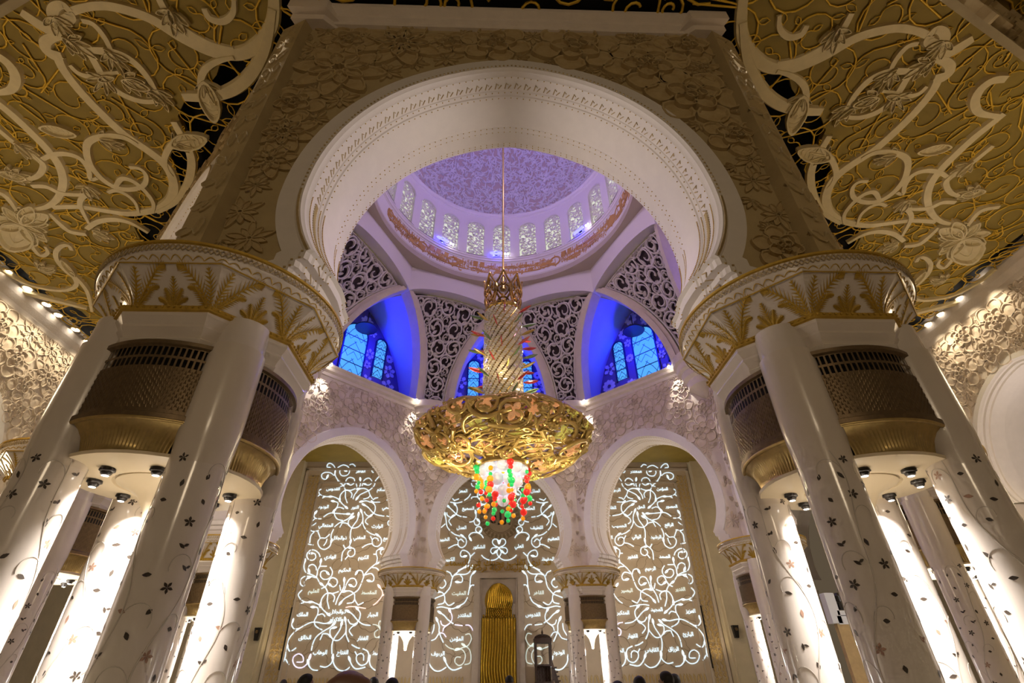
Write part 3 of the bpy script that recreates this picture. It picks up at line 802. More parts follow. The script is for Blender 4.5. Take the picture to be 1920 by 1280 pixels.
def text_mb(t, size, bold=0., depth=.02):
    cu = bpy.data.curves.new('t', 'FONT'); cu.body = shape_ar(t); cu.size = size; cu.offset = bold; cu.extrude = depth; cu.align_x = 'CENTER'; cu.resolution_u = 2
    o = bpy.data.objects.new('t', cu); COL.objects.link(o); bpy.context.view_layer.update()
    me = o.evaluated_get(bpy.context.evaluated_depsgraph_get()).to_mesh()
    mb = MB(); mb.v = [tuple(v.co) for v in me.vertices]; mb.f = [tuple(p.vertices) for p in me.polygons]
    bpy.data.objects.remove(o); bpy.data.curves.remove(cu); return mb
def center_mb(mb):
    if not mb.v: return mb
    x0, x1 = min(v[0] for v in mb.v), max(v[0] for v in mb.v); y0, y1 = min(v[1] for v in mb.v), max(v[1] for v in mb.v)
    mb.v = [(x - (x0 + x1) / 2, y - (y0 + y1) / 2, z) for x, y, z in mb.v]; return mb

# ------------------------------------------------------------------ calligraphy band under the drum
RB = 11.655
def band_text(words, a0, a1, rows=2):
    """fill the arc between the angles a0 > a1 (degrees, seen from inside, left to right)"""
    out = MB(); L = R_(a0 - a1) * RB
    for r in range(rows):
        tx = words[r % len(words)]; base = center_mb(text_mb(tx, .62, .012, .015)); bw_ = max(v[0] for v in base.v) - min(v[0] for v in base.v); bh_ = max(v[1] for v in base.v) - min(v[1] for v in base.v)
        nn = L / (bw_ * 1.25 / bh_ * .55); tx = (tx + ' ') * max(1, int(nn)) + tx[:int(len(tx) * (nn % 1))]; m = center_mb(text_mb(tx, .62, .02, .015)); x0 = min(v[0] for v in m.v); x1 = max(v[0] for v in m.v); y0 = min(v[1] for v in m.v); y1 = max(v[1] for v in m.v)
        sx = L / (x1 - x0); sy = 1.25 / (y1 - y0); am = R_((a0 + a1) / 2)
        vs = []
        for x, y, z in m.v:
            a = am - x * sx / RB; q = RB - .02 - z; vs.append((q * math.cos(a), q * math.sin(a), 38.45 - r * .72 + y * sy))
        out.add(vs, m.f)
    return out
V = ['الله نور السموات والارض مثل نوره كمشكوة فيها مصباح', 'المصباح في زجاجة الزجاجة كانها كوكب دري يوقد', 'بسم الله الرحمن الرحيم الله لا اله الا هو الحي القيوم', 'لا تاخذه سنة ولا نوم له ما في السموات']
def ang_of(x, y, h=38.1):
    d = ray(x, y); cx, cy = CX - OX, -OY; a = d.x ** 2 + d.y ** 2; b = 2 * (cx * d.x + cy * d.y); c = cx * cx + cy * cy - RB * RB
    t = (-b + math.sqrt(b * b - 4 * a * c)) / (2 * a); return math.degrees(math.atan2(cy + d.y * t, cx + d.x * t))
segs = [((700, 340), (729, 385), 2), ((742, 406), (786, 454), 0), ((803, 463), (838, 486), 3), ((860, 494), (1030, 492), 2), ((1052, 482), (1140, 417), 0), ((1160, 376), (1182, 335), 1)]
for p, q, w in segs:
    a0, a1 = ang_of(*p), ang_of(*q)
    obj('gold_calligraphy', band_text([V[w], V[(w + 1) % 4]], a0, a1), 'drum_gold', drum)
for x, y, fill in ((734, 396, 0), (794, 459, 0), (849, 489, 0), (1041, 488, 0), (1145, 407, 1), (1157, 386, 0)):
    a = R_(ang_of(x, y)); m = MB(); F = lambda u, v, w: ((RB - .02 - w) * math.cos(a - u / RB), (RB - .02 - w) * math.sin(a - u / RB), 38.12 + v)
    if fill: m.add([F(.58 * math.cos(t * PI / 12), .62 * math.sin(t * PI / 12), .02) for t in range(24)], [tuple(range(24))])
    for r_ in (.62, .5): m.ribbon(F, [(r_ * math.cos(t * PI / 12), r_ * math.sin(t * PI / 12)) for t in range(25)], .09, 0, .03)
    for s in (-1, 1): m.petal(F, 0, s * .6, s * PI / 2, 0, .22, .14, .03, 8)
    m.ribbon(F, [(0, -.3), (0, .3)], .07, 0, .03)
    obj('gold_medallion', m, 'drum_gold', drum)

# ------------------------------------------------------------------ ceiling of the hall
XW = 32.9
cv = MB(); ro_ = 20.3 / math.cos(PI / 8)
inner = [(OX + ro_ * math.cos(R_(22.5 + 45 * k)), OY + ro_ * math.sin(R_(22.5 + 45 * k))) for k in range(8)]
outer = [(XW + 14, OY + 9), (14, 62), (-14, 62), (-XW - 14, OY + 9), (-XW - 14, OY - 9), (-14, -14), (14, -14), (XW + 14, OY - 9)]
corner = {0: (XW + 14, 62), 2: (-XW - 14, 62), 4: (-XW - 14, -14), 6: (XW + 14, -14)}
zc = CEIL + .75; b = len(cv.v)
for k in range(8):
    P = [inner[k], outer[k]] + ([corner[k]] if k in corner else []) + [outer[(k + 1) % 8], inner[(k + 1) % 8]]
    cv.add([(x, y, zc) for x, y in P], [tuple(range(len(P)))])
ceil = obj('ceiling', cv, 'void', None, loc=(0, 0, E), kind='structure')
POLY = [(-9.3, -10), (-9.3, 7.5), (-9.35, 9.0), (-10.2, 10.75), (-11.2, 11.0), (-12.34, 11.3), (-13.0, 12.2), (-13.9, 12.95), (-14.7, 13.1), (-15.7, 14.2), (-15.8, 15.3), (-17.3, 16.4), (-17.8, 18.2), (-19.06, 19.6), (-21.6, 20.1), (-22.3, 23.5), (-22.3, 37), (-20.8, 40), (-12, 51.5), (-12, 59), (-31.4, 59), (-31.4, 38), (-30.4, 33), (-30.3, 29.6), (-31.2, 27.8), (-31.1, 24.6), (-31.7, 20), (-31.7, -10)]
for s, nm in ((1, 'left'), (-1, 'right')):
    m = MB(); n = len(POLY)
    m.add([(s * x, y, CEIL) for x, y in POLY] + [(s * x, y, CEIL + .3) for x, y in POLY], [tuple(range(n))] + [(i, (i + 1) % n, n + (i + 1) % n, n + i) for i in range(n)])
    obj('ochre_panel', m, 'ochre', ceil)
m = MB(); m.add([(-12, 51.6, CEIL), (12, 51.6, CEIL), (12, 59, CEIL), (-12, 59, CEIL)], [(0, 1, 2, 3)]); obj('ochre_panel', m, 'ochre', ceil)
def inpoly(x, y, P=POLY):
    c = False; n = len(P)
    for i in range(n):
        x1, y1 = P[i]; x2, y2 = P[(i + 1) % n]
        if (y1 > y) != (y2 > y) and x < (x2 - x1) * (y - y1) / (y2 - y1) + x1: c = not c
    return c
TR = [  # centre lines of the cream scrolls on the left ceiling, as seen at twice the photo's scale: width, points
 (.62, (1028, -60), (1030, 40), (1015, 105), (965, 168), (895, 200), (800, 190), (690, 140), (560, 62), (420, 20), (330, 22), (270, 40)),
 (.40, (590, -30), (640, 60), (720, 125), (800, 165), (880, 182)),
 (.34, (768, 28), (790, 65), (840, 76), (876, 45), (880, -5)),
 (.60, (85, 40), (150, 85), (215, 120), (262, 140)),
 (.55, (262, 40), (270, 60), (235, 75), (205, 60), (208, 25), (240, 12), (268, 38)),
 (.55, (232, 200), (208, 205), (178, 180), (178, 150), (215, 132), (262, 138)),
 (.60, (215, 185), (240, 250), (300, 330), (380, 415), (470, 498), (560, 560), (615, 605), (645, 650), (655, 700), (640, 745), (600, 775), (545, 790), (480, 796), (400, 785), (300, 770), (200, 772)),
 (.42, (285, 165), (350, 182), (430, 190), (500, 222), (555, 280), (590, 340), (612, 375)),
 (.42, (310, 165), (350, 210), (385, 270), (430, 325), (490, 360), (550, 375), (615, 370)),
 (.30, (312, 72), (355, 85), (395, 130), (425, 190), (440, 230)),
 (.30, (268, 238), (300, 268), (345, 280), (400, 270), (450, 265)),
 (.62, (690, 358), (790, 358), (870, 335), (935, 285), (985, 205), (1012, 120), (1024, 30)),
 (.50, (655, 450), (680, 495), (706, 540), (722, 600), (715, 660), (690, 715), (650, 760), (590, 790)),
 (.36, (762, 345), (756, 300), (775, 252), (825, 222), (880, 210)),
 (.36, (690, 505), (648, 535), (622, 585), (628, 625), (650, 655)),
 (.55, (-60, 330), (0, 380), (60, 430), (130, 497), (190, 560), (230, 620), (242, 680), (222, 735), (180, 768), (120, 780)),
 (.40, (-20, 460), (50, 520), (105, 560), (150, 592), (168, 615), (150, 650), (105, 665), (50, 655)),
 (.36, (165, 590), (205, 572), (260, 570), (310, 590), (338, 630), (345, 665), (370, 660)),
 (.42, (520, 535), (470, 508), (410, 502), (352, 515), (330, 545), (342, 605), (385, 660), (440, 695), (500, 702), (545, 685), (552, 650), (530, 625), (490, 620)),
 (.36, (440, 690), (462, 662), (505, 672), (550, 710), (580, 755), (575, 790)),
 (.30, (410, 715), (438, 706), (480, 722), (512, 752), (525, 790)),
 (.36, (125, 690), (180, 692), (230, 715), (290, 722), (340, 718)),
 (.34, (352, 722), (320, 728), (305, 755), (318, 790), (340, 830)),
 (.42, (330, 850), (375, 822), (440, 815), (500, 830), (560, 865)),
 (.36, (275, 930), (262, 912), (235, 915), (215, 938), (222, 972), (255, 1010), (285, 1035), (290, 1062), (255, 1080), (190, 1078), (100, 1055), (0, 1000), (-60, 950)),
 (.50, (-40, 1040), (60, 1080), (150, 1105), (250, 1130), (330, 1150)),
 (.42, (330, 870), (270, 860), (230, 830), (190, 790)),
 (.34, (110, 870), (130, 920), (160, 950), (185, 938), (175, 915)),
 (.55, (-60, 190), (0, 200), (50, 240), (68, 290), (45, 330), (-30, 340)),
 (.38, (-60, 700), (20, 720), (70, 780)),
 (.34, (270, 1010), (330, 1080), (350, 1160)),
]
LEAF = [(( 770, 290), (810, 455), .95), ((640, 540), (785, 508), .95), ((150, 470), (300, 498), .9), ((420, 530), (475, 548), .7), ((0, 640), (110, 660), 1.1), ((350, 850), (420, 885), .8), ((150, 1000), (215, 1000), 1.0), ((395, 170), (455, 225), .75), ((375, 290), (440, 280), .8), ((460, 290), (575, 325), 1.0), ((560, 330), (630, 385), .8), ((240, 125), (310, 190), .9), ((320, 690), (350, 740), .7), ((640, 20), (660, 85), .8), ((450, 520), (380, 510), .6), ((60, 520), (130, 585), .7), ((235, 960), (290, 1030), .6),
        ((90, 830), (20, 760), 1.2), ((90, 830), (180, 870), 1.0), ((90, 830), (40, 930), 1.2), ((90, 830), (190, 790), .9), ((90, 830), (10, 850), 1.0), ((90, 830), (130, 760), .8), ((90, 830), (130, 900), .9)]
cr_ = MB(); Sc = lambda u, v, w: (u, v, CEIL - w); CIRC = []; JIT = 0
for t in TR:
    JIT += 1; hj = .12 + .0037 * JIT
    P = smoothline([hitH(x / 2, y / 2, CEIL) for x, y in t[1:]], 5); N = len(P)
    P = [p for p in P if p[1] < 37]
    cr_.ribbon(Sc, P, [t[0] * (.62 + .38 * math.sin(PI * min(1, .12 + i / N))) for i in range(len(P))], 0, hj)
for a, b_, k in LEAF:
    A = hitH(a[0] / 2, a[1] / 2, CEIL); B_ = hitH(b_[0] / 2, b_[1] / 2, CEIL); l = math.dist(A, B_); an = math.atan2(B_[1] - A[1], B_[0] - A[0])
    JIT += 1; cr_.petal(Sc, A[0], A[1], an, 0, l, l * .42 * k, .13 + .0037 * JIT, 14)
    for q in range(1, 8):                # veins
        x = A[0] + math.cos(an) * l * q / 9; y = A[1] + math.sin(an) * l * q / 9; s = l * .14 * k * math.sin(PI * q / 9)
        cr_.ribbon(Sc, [(x - math.sin(an) * s, y + math.cos(an) * s), (x + math.cos(an) * .12, y + math.sin(an) * .12), (x + math.sin(an) * s, y - math.cos(an) * s)], .05, .08, .15)
PAL = [((205, 55), (262, 140), .8), ((262, 140), (330, 185), .9), ((420, 190), (450, 240), .7), ((400, 285), (380, 310), .6), ((470, 285), (560, 335), 1.0), ((590, 330), (625, 390), .8), ((330, 690), (345, 735), .7), ((90, 830), (25, 775), 1.3), ((90, 830), (165, 880), 1.3), ((90, 830), (60, 900), 1.2), ((90, 830), (150, 790), 1.1), ((45, 650), (95, 650), 1.0), ((150, 1000), (205, 995), 1.0), ((380, 515), (450, 530), .8), ((75, 535), (130, 580), .8), ((650, 35), (655, 85), .8), ((355, 865), (420, 885), 1.0), ((770, 300), (800, 360), .5), ((660, 530), (720, 520), .5)]
for a, b_, k in PAL:
    A = hitH(a[0] / 2, a[1] / 2, CEIL); B_ = hitH(b_[0] / 2, b_[1] / 2, CEIL); an = math.atan2(B_[1] - A[1], B_[0] - A[0]); l = max(1.0, min(2.2, math.dist(A, B_)))
    for q, (da_, ll) in enumerate(((0, 1.1), (.5, .9), (-.5, .9), (1.05, .7), (-1.05, .7))):
        JIT += 1; cr_.petal(Sc, A[0], A[1], an + da_, 0, l * ll, l * .30 * k, .19 + .0012 * (JIT % 40), 10)
# gold vines
vg = MB(); rg = random.Random(17)
OCT = lambda x, y: max(abs(x), abs(y - OY), (abs(x) + abs(y - OY)) / 1.41421)
C = pack(lambda x, y, r: OCT(x, y) > 20.75 and x > -31.9, (-32, 3, -8.2, 36), (1.15, .92, .74, .58, .44), rg, 1500, .80)
def loopleaf(x, y, a, l, w):
    P = [(x + math.cos(a) * l * t - math.sin(a) * w * s * math.sin(PI * t), y + math.sin(a) * l * t + math.cos(a) * w * s * math.sin(PI * t)) for s, T in ((1, (0, .3, .65, 1)), (-1, (.65, .3, 0))) for t in T]
    return [(px, py, CEIL - .05) for px, py in P]
for x, y, r in C:
    a0 = rg.uniform(0, 6.28); sg = rg.choice((-1, 1)); q = .043
    far = y > 24
    sp = spiral(x, y, r * .92, a0, 1.35, sg, 15 if far else 20, .22, .35)
    ex = (x + r * 2.0 * math.cos(a0 - sg * .85), y + r * 2.0 * math.sin(a0 - sg * .85)); P = [ex] + sp
    vg.tube([(u, v, CEIL - .05) for u, v in P], [q * (1.1 - .45 * i / len(P)) for i in range(len(P))], 4, False)
    for t in (.15, .38, .62):
        k = sp[int(t * (len(sp) - 1))]; an = a0 + sg * t * 1.35 * 2 * PI + sg * rg.uniform(.2, .9)
        vg.tube(loopleaf(k[0], k[1], an, r * rg.uniform(.38, .6), r * .12), q * .62, 3 if far else 4, False)
    vg.tube(loopleaf(sp[-1][0], sp[-1][1], a0 + sg * 9.5, r * .4, r * .12), q * .65, 4, False)
fr_ = MB(); rg = random.Random(5)
for x, y, r in pack(lambda x, y, r: 8 < y + r and y < 9.3, (-8.6, 5, 8.6, 9.4), (1.0, .7, .5), rg, 200, .9):
    fr_.tube([(u, v, CEIL - .02) for u, v in spiral(x, y, r, rg.uniform(0, 6), 1.4, 1, 18, .2, .3)], .06, 4, False)
for s in (1, -1):
    o = obj('cream_scrolls', cr_, 'cream', ceil) if s == 1 else obj('cream_scrolls', CRM, None, ceil); CRM = o.data; o.scale.x = s
    o = obj('gold_vines', vg, 'vine_gold', ceil, True) if s == 1 else obj('gold_vines', VGM, None, ceil); VGM = o.data; o.scale.x = s
obj('gold_vines', fr_, 'vine_gold', ceil, True)
m = MB(); m.ribbon(Sc, smoothline([(-9, 8.4), (-5, 7.4), (0, 8.6), (5, 7.4), (9, 8.4)], 6), .5, 0, .14); obj('cream_scrolls', m, 'cream', ceil)

# ------------------------------------------------------------------ side walls with their own arches
def side_wall():
    m = MB(); W = 7.2; A = arch_curve(.75, 80, 10.9, 5.0, 5.6, 3.6, foot=False)
    face_strip(m, A, W, ZB, CEIL + .75, 0, 10.9)
    return mesh('side_bay', m, 'stucco')
SB = side_wall(); sm = MB()
Cs = [arch_curve(o, 96, az=10.9, ar=5.0, up=5.6, dn=3.6, foot=False) for o in (.77, .75, .40, .36, .30, .28, .16, .14, .04, .0, -.02, .05, .06, .12, .14)]; ys = (-.02, .1, .12, .02, -.04, -.16, -.2, -.42, -.46, -.9, -1.4, -1.45, -1.9, -1.95, -3.0)
sm.loft([[(Cs[j][i][0], ys[j], Cs[j][i][1]) for j in range(15)] for i in range(len(Cs[0]))]); SS = mesh('arch_soffit', sm, 'soffit_stucco', True, 30)
A1 = lambda x, z, rr: ((x / (5.8 + rr)) ** 2 + ((z - 10.9) / ((5.6 if z > 10.9 else 4.2) + .8 + rr)) ** 2) > 1
SRL = mesh('floral_relief', relief(lambda u, v, w: (u, w, v), lambda x, z, r: abs(x) < 7.2 and 10 < z < CEIL - 1.6 - r * .3 and A1(x, z, r * .75), (-7.2, 10, 7.2, CEIL), (1.35, 1.05, .8, .6, .45, .34), 14, 700, .13), 'relief_warm', True, 35)
cc = MB(); cc.loft([[(s * 7.2, o, z) for o, z in ((0, CEIL - 1.5), (.12, CEIL - 1.35), (.16, CEIL - 1.0), (.32, CEIL - .55), (.40, CEIL - .1), (.40, CEIL + .1))] for s in (-1, 1)]); SCN = mesh('cornice', cc, 'stucco')
cpost = MB(); cpost.lathe([(1.7, -E), (1.7, 6.2), (2.3, 7.0), (2.3, 7.2), (2.7, 8.2), (2.75, 8.39), (2.1, 8.5), (2.1, ZB)], 32); CPST = mesh('pillar', cpost, 'marble', True, 30)
for s, nm in ((-1, 'left'), (1, 'right')):
    w = None
    for j, yc in enumerate((12.3, 26.7, 41.1, 55.5, -2.1)):
        o = obj('wall_side_' + nm if w is None else 'wall_bay', SB, None, w, loc=(s * XW, yc, E) if w is None else (0, 0, 0), rz=-s * -PI / 2 if w is None else 0)
        if w is None: w = o; o['kind'] = 'structure'; y0 = yc; base = o
        dx = (yc - y0) * s * 1
        if o is not base: o.location = (dx, 0, 0)
        kids = [('arch_soffit', SS), ('cornice', SCN)] + ([('floral_relief', SRL)] if j in (0, 1, 2) else [])
        for n_, me in kids: q = obj(n_, me, None, base); q.location = (dx, 0, 0)
        q = obj('pillar', CPST, None, base); q.location = (dx + 7.2, -.6, 0)
    m = MB(); m.box((s * (XW + 11), 24, 10), (.4, 76, 26)); obj('wall_outer_' + nm, m, 'plain_wall', kind='structure', loc=(0, 0, 0))
    # hanging wall of the neighbouring bay, close above the camera
    m = MB(); a, b_ = (11.2, 5.6), (21.5, 9.85); dx, dy = b_[0] - a[0], b_[1] - a[1]; l = math.hypot(dx, dy); nx, ny = dy / l, -dx / l
    Sw = lambda u, v, w_, s=s, a=a, dx=dx, dy=dy, l=l, nx=nx, ny=ny: (s * (a[0] + dx / l * u + nx * (w_ + .2)), a[1] + dy / l * u + ny * (w_ + .2), v)
    m.add([Sw(0, 15, 0), Sw(l, 15, 0), Sw(l, CEIL + .7, 0), Sw(0, CEIL + .7, 0), Sw(0, 15, -.2), Sw(l, 15, -.2), Sw(l, CEIL + .7, -.2), Sw(0, CEIL + .7, -.2)], [(0, 1, 2, 3), (4, 7, 6, 5), (0, 4, 5, 1)])
    o = obj('wall_rear_' + nm, m, 'stucco_outer', loc=(0, 0, E), kind='structure')
    rl = relief(Sw, lambda x, z, r: 0 < x - r * .6 and x + r * .6 < l and 15.1 + r * .7 < z < CEIL - .5, (0, 15, l, CEIL), (1.8, 1.3, .9, .6), 3, 300, .2); obj('floral_relief', rl, 'relief_stone', o)
m = MB(); m.box((0, 24, -.1), (90, 78, .2)); obj('floor', m, 'carpet', kind='structure')

# ------------------------------------------------------------------ prayer wall
YQ = 59.7
q = MB(); q.box((0, YQ + .3, 11.5 + E / 2), (46.6, .6, 23 + E)); qw = obj('wall_far_prayer', q, 'panel_stone', kind='structure')
fl = MB()
for s in (-1, 1): fl.box((s * 28.6, YQ - .3, 11.5 + E / 2), (10.6, 1.6, 23 + E)); fl.box((s * 24.3, YQ - 1.2, 5.0), (1.6, .5, 10)); fl.box((s * 26.4, YQ - 1.3, 4.3), (1.0, .5, 8.6))
obj('wall_far_flank', fl, 'plain_wall', kind='structure')
PY = YQ - .02
def Q(x, y): return hitY(x, y, PY)
def QS(u, v, w): return (u, PY - w, v + E)
tr = MB()                                # mouldings framing the panel
xa, xb, zt = 21.3, 21.75, 20.6
for x0, x1, z1, d in ((21.25, 21.45, 20.2, .10), (20.7, 20.8, 19.6, .06), (22.9, 23.2, 21.8, .16)):
    for s in (-1, 1): tr.box((s * (x0 + x1) / 2, PY - d / 2, (z1 + E) / 2), (x1 - x0, d, z1 + E))
    tr.box((0, PY - d / 2, z1 + E), (x1 * 2, d, x1 - x0))
obj('panel_moulding', tr, 'panel_trim', qw)
bo = MB(); rg = random.Random(8)          # carved border strips
for s in (-1, 1):
    for i in range(46):
        for j in range(3):
            z = -1.3 + i * .49; x = s * (21.72 + j * .45); bo.petal(QS, x, z, rg.uniform(0, 6), -.22, .24, .26, .10, 6); 
            bo.petal(QS, x + .1, z + .2, rg.uniform(0, 6), -.15, .2, .2, .08, 6)
for i in range(120):
    x = -20.5 + i * .345
    if abs(x) < 3.4: continue
    bo.petal(QS, x, .35, PI / 2 + rg.uniform(-.3, .3), -.3, .5, .22, .08, 6); bo.petal(QS, x, -.3, -PI / 2, -.3, .4, .2, .08, 6)
obj('carved_border', bo, 'panel_warm_lit', qw)
TA = ((520, 850, 6.0958), [
 [(590,165),(560,150),(575,115),(610,115),(645,150),(655,200),(650,250)], [(770,195),(735,180),(705,205),(720,245),(755,255),(800,240),(820,190),(800,150),(750,130),(700,150),(660,190),(650,240),(690,315)],
 [(565,265),(545,295),(505,280),(500,240),(540,215),(600,220),(640,250)], [(820,130),(855,120),(885,148)], [(795,340),(830,360),(870,335),(870,290),(825,272),(785,295),(765,350),(740,365)],
 [(700,325),(750,370),(770,430),(770,500),(792,565)], [(710,380),(745,365)], [(990,345),(1020,360),(1060,350),(1070,310),(1035,280),(985,305),(960,370)], [(940,295),(940,360),(910,420),(870,480),(858,520)],
 [(895,345),(905,400)], [(775,415),(830,420),(885,400)], [(705,525),(715,470),(760,425),(810,425),(845,460),(835,505)], [(905,510),(940,470),(1000,440),(1050,415),(1100,365),(1115,310),(1170,245)],
 [(920,405),(980,398),(1030,420),(1050,470),(1080,520)], [(975,520),(1030,505),(1050,480)], [(955,548),(1010,540),(1060,555),(1165,555)], [(1085,530),(1110,510),(1145,505)], [(980,585),(1030,615),(1080,670),(1130,700),(1215,715)],
 [(1080,555),(1110,600),(1105,660),(1060,710),(1015,705),(985,665)], [(1060,710),(1010,750),(1000,785),(1030,810)], [(1240,712),(1290,730),(1300,755)], [(1300,755),(1260,775),(1260,815),(1300,830)],
 [(950,655),(970,720),(970,800),(1000,865)], [(1010,880),(1060,915),(1110,932)], [(1135,930),(1175,965),(1180,1020),(1140,1060),(1090,1050),(1075,1000),(1100,965),(1140,975),(1145,1000)], [(1055,945),(1080,990)], [(1075,1030),(1020,1040),(960,1075)],
 [(920,695),(905,760),(855,830),(830,890),(825,975)], [(850,730),(810,760),(805,810),(850,850),(920,835),(965,780)], [(740,790),(790,800),(815,825)], [(735,790),(705,845)], [(845,700),(800,745),(740,775),(690,800),(645,840)],
 [(635,865),(610,920),(605,970)], [(610,1000),(590,1060),(530,1095),(475,1070),(455,1010),(490,965),(540,965),(590,920)], [(560,975),(545,1020),(520,1055)], [(455,890),(480,960)], [(830,1005),(815,1060),(770,1090),(735,1140),(725,1230)], [(745,1045),(770,1090)],
 [(820,1075),(870,1090),(875,1150),(830,1180),(795,1150),(810,1115),(835,1105)], [(800,1170),(765,1210)], [(800,690),(740,690),(640,680),(580,685),(520,725)], [(780,615),(730,570),(690,520),(625,490)], [(600,492),(530,490),(480,465),(465,430),(495,405)], [(440,500),(480,470)], [(500,512),(540,490)],
 [(630,545),(680,560),(680,600),(645,660),(650,710),(680,750),(740,765)], [(645,650),(690,615),(740,625),(750,635)], [(430,675),(410,710),(430,740),(495,745)], [(430,740),(385,780),(385,830)], [(440,790),(400,820)], [(365,870),(400,890),(465,880)], [(420,890),(375,940),(362,1020)], [(330,1030),(370,1040),(405,1045)],
 [(380,1140),(420,1145),(430,1190),(390,1220),(340,1200),(330,1150),(370,1105),(420,1105),(465,1140),(480,1180)], [(1115,150),(1075,170),(1075,205),(1095,220)], [(1240,535),(1275,510)], [(1175,1085),(1130,1110),(1125,1150),(1135,1200),(1120,1260)], [(1245,1085),(1185,1100),(1170,1140),(1215,1170)], [(1090,1150),(1125,1150)], [(1185,1235),(1120,1265)]])
TB = ((510, 1050, 5.8167), [
 [(350,10),(340,70),(360,130),(420,155),(475,185),(505,235)], [(395,190),(370,205),(345,240),(345,280),(310,270),(300,220),(340,180),(400,175),(470,190)], [(395,115),(385,75),(430,45),(470,70),(475,110)], [(525,10),(515,60),(490,110),(485,150),(475,190)], [(515,65),(590,65)],
 [(600,140),(570,115),(530,125),(520,170),(550,205),(600,205),(640,170),(650,120),(625,75)], [(620,265),(660,290),(700,260),(700,215),(660,190),(625,205),(600,250),(570,295)], [(530,260),(575,300),(600,360),(595,440),(615,530)], [(530,310),(570,290)], [(520,485),(535,420),(580,365),(635,360),(675,400),(660,455)], [(600,360),(660,360),(720,340)],
 [(850,275),(890,290),(915,250),(890,200),(840,205),(805,260),(780,325)], [(780,215),(775,290),(745,350),(710,410),(685,485)], [(730,270),(740,330)], [(740,465),(780,420),(840,385),(890,355),(940,310),(985,200),(1000,160),(1060,90),(1140,30),(1190,15)], [(915,135),(935,110),(975,120),(990,170)], [(1050,225),(1090,230),(1105,190),(1075,145),(1010,160)], [(1085,80),(1130,85),(1160,115)],
 [(780,340),(840,335),(890,370),(895,430),(930,490)], [(810,470),(870,460),(890,430)], 'P', [(795,515),(870,505),(1015,525)], 'W', [(930,490),(990,460)], [(820,555),(870,590),(930,660),(990,700),(1065,710)], [(920,525),(955,580),(940,650),(900,695),(845,690),(820,645)], [(900,700),(850,740),(835,775),(870,825)], [(790,645),(800,720),(800,810),(830,890)],
 [(860,920),(910,950),(950,960)], [(980,965),(1030,990),(1048,1030)], [(1050,1065),(1020,1125),(960,1145),(915,1100),(915,1045),(960,1015),(990,1040),(990,1095)], [(895,995),(920,1040)], [(1050,1065),(1065,1150),(1120,1200),(1190,1205)], [(750,695),(730,760),(670,850),(645,920),(645,1020)], [(655,1055),(640,1120),(580,1165),(515,1155)], [(655,1060),(665,1130),(710,1190),(780,1205),(840,1165)],
 [(835,1075),(860,1140),(910,1185),(1010,1165)], [(670,735),(630,750),(625,810),(660,865),(720,870),(780,810),(800,780)], [(550,800),(600,805),(630,840)], [(545,800),(515,870)], [(665,695),(620,735),(550,775),(480,830),(440,900),(420,985)], 'L', [(405,1055),(380,1120),(320,1170),(250,1160),(218,1100),(230,1050),(280,1020),(325,1045),(330,1105),(260,1110)], 'W', [(385,1110),(400,1160),(440,1195),(490,1200)],
 [(620,680),(560,690),(480,675),(410,680),(320,725),(240,780),(180,850),(145,960),(135,1060),(105,1120)], [(140,1080),(175,1140)], [(215,665),(205,700),(230,745),(290,745)], [(155,930),(175,980),(200,990),(255,955)], [(605,590),(550,540),(510,490),(435,455)], [(410,455),(350,455),(300,420),(280,370),(320,325)], [(295,475),(340,460)], [(440,510),(490,520),(490,590),(455,660),(470,720),(540,760)], [(490,600),(540,585),(570,615)],
 'P', [(1160,285),(1195,340),(1190,390),(1140,455),(1095,490)], [(1195,390),(1240,355),(1275,405)], 'G', [(1090,700),(1140,710),(1170,750)], [(1240,680),(1200,690),(1180,750)], [(1180,750),(1155,700),(1170,660),(1190,690)], [(1170,835),(1120,840),(1110,790),(1150,755)]])
TC = ((810, 870, 6.4), [
 [(530,235),(500,200),(470,210),(470,250),(500,275),(545,265)], [(480,180),(530,150)], [(580,360),(610,345),(610,315),(570,315),(540,350),(545,400),(575,440),(575,500),(530,545)], [(465,415),(475,395),(540,390)], [(590,485),(635,475),(640,440),(620,425)], [(515,575),(520,630),(490,680),(440,695)], [(545,670),(565,695),(545,730),(510,725),(495,685)], [(570,810),(590,780),(565,750),(530,755),(515,790),(540,825)], [(450,895),(435,860),(470,825),(530,820),(580,845),(608,885)],
 [(790,930),(770,900),(735,900),(715,935),(740,975),(790,1000),(820,1050),(805,1100),(750,1145),(680,1150),(620,1125),(585,1090)], [(755,1050),(720,1075),(695,1045),(715,1005),(770,1000)], [(210,455),(290,465),(355,450)], [(380,435),(430,395),(455,355)], [(235,410),(265,440)], [(260,435),(315,415)], [(185,505),(240,555),(290,605),(345,630)], [(360,630),(410,635)], [(265,480),(295,530),(280,600),(220,635),(175,610),(170,580)], [(240,625),(205,660),(195,690),(225,735)],
 [(145,595),(160,660),(170,740),(205,795)], [(100,760),(135,730),(150,715)], [(220,810),(270,845),(330,862)], [(355,860),(400,900),(400,960),(355,1000),(310,980),(305,930),(340,900),(375,935)], [(280,880),(305,920)], [(310,965),(260,970),(185,1010)], [(385,1105),(345,1110),(330,1075),(355,1035),(400,1040),(440,1075),(450,1120),(430,1180),(380,1235),(300,1275)], [(505,1060),(455,1105)]])
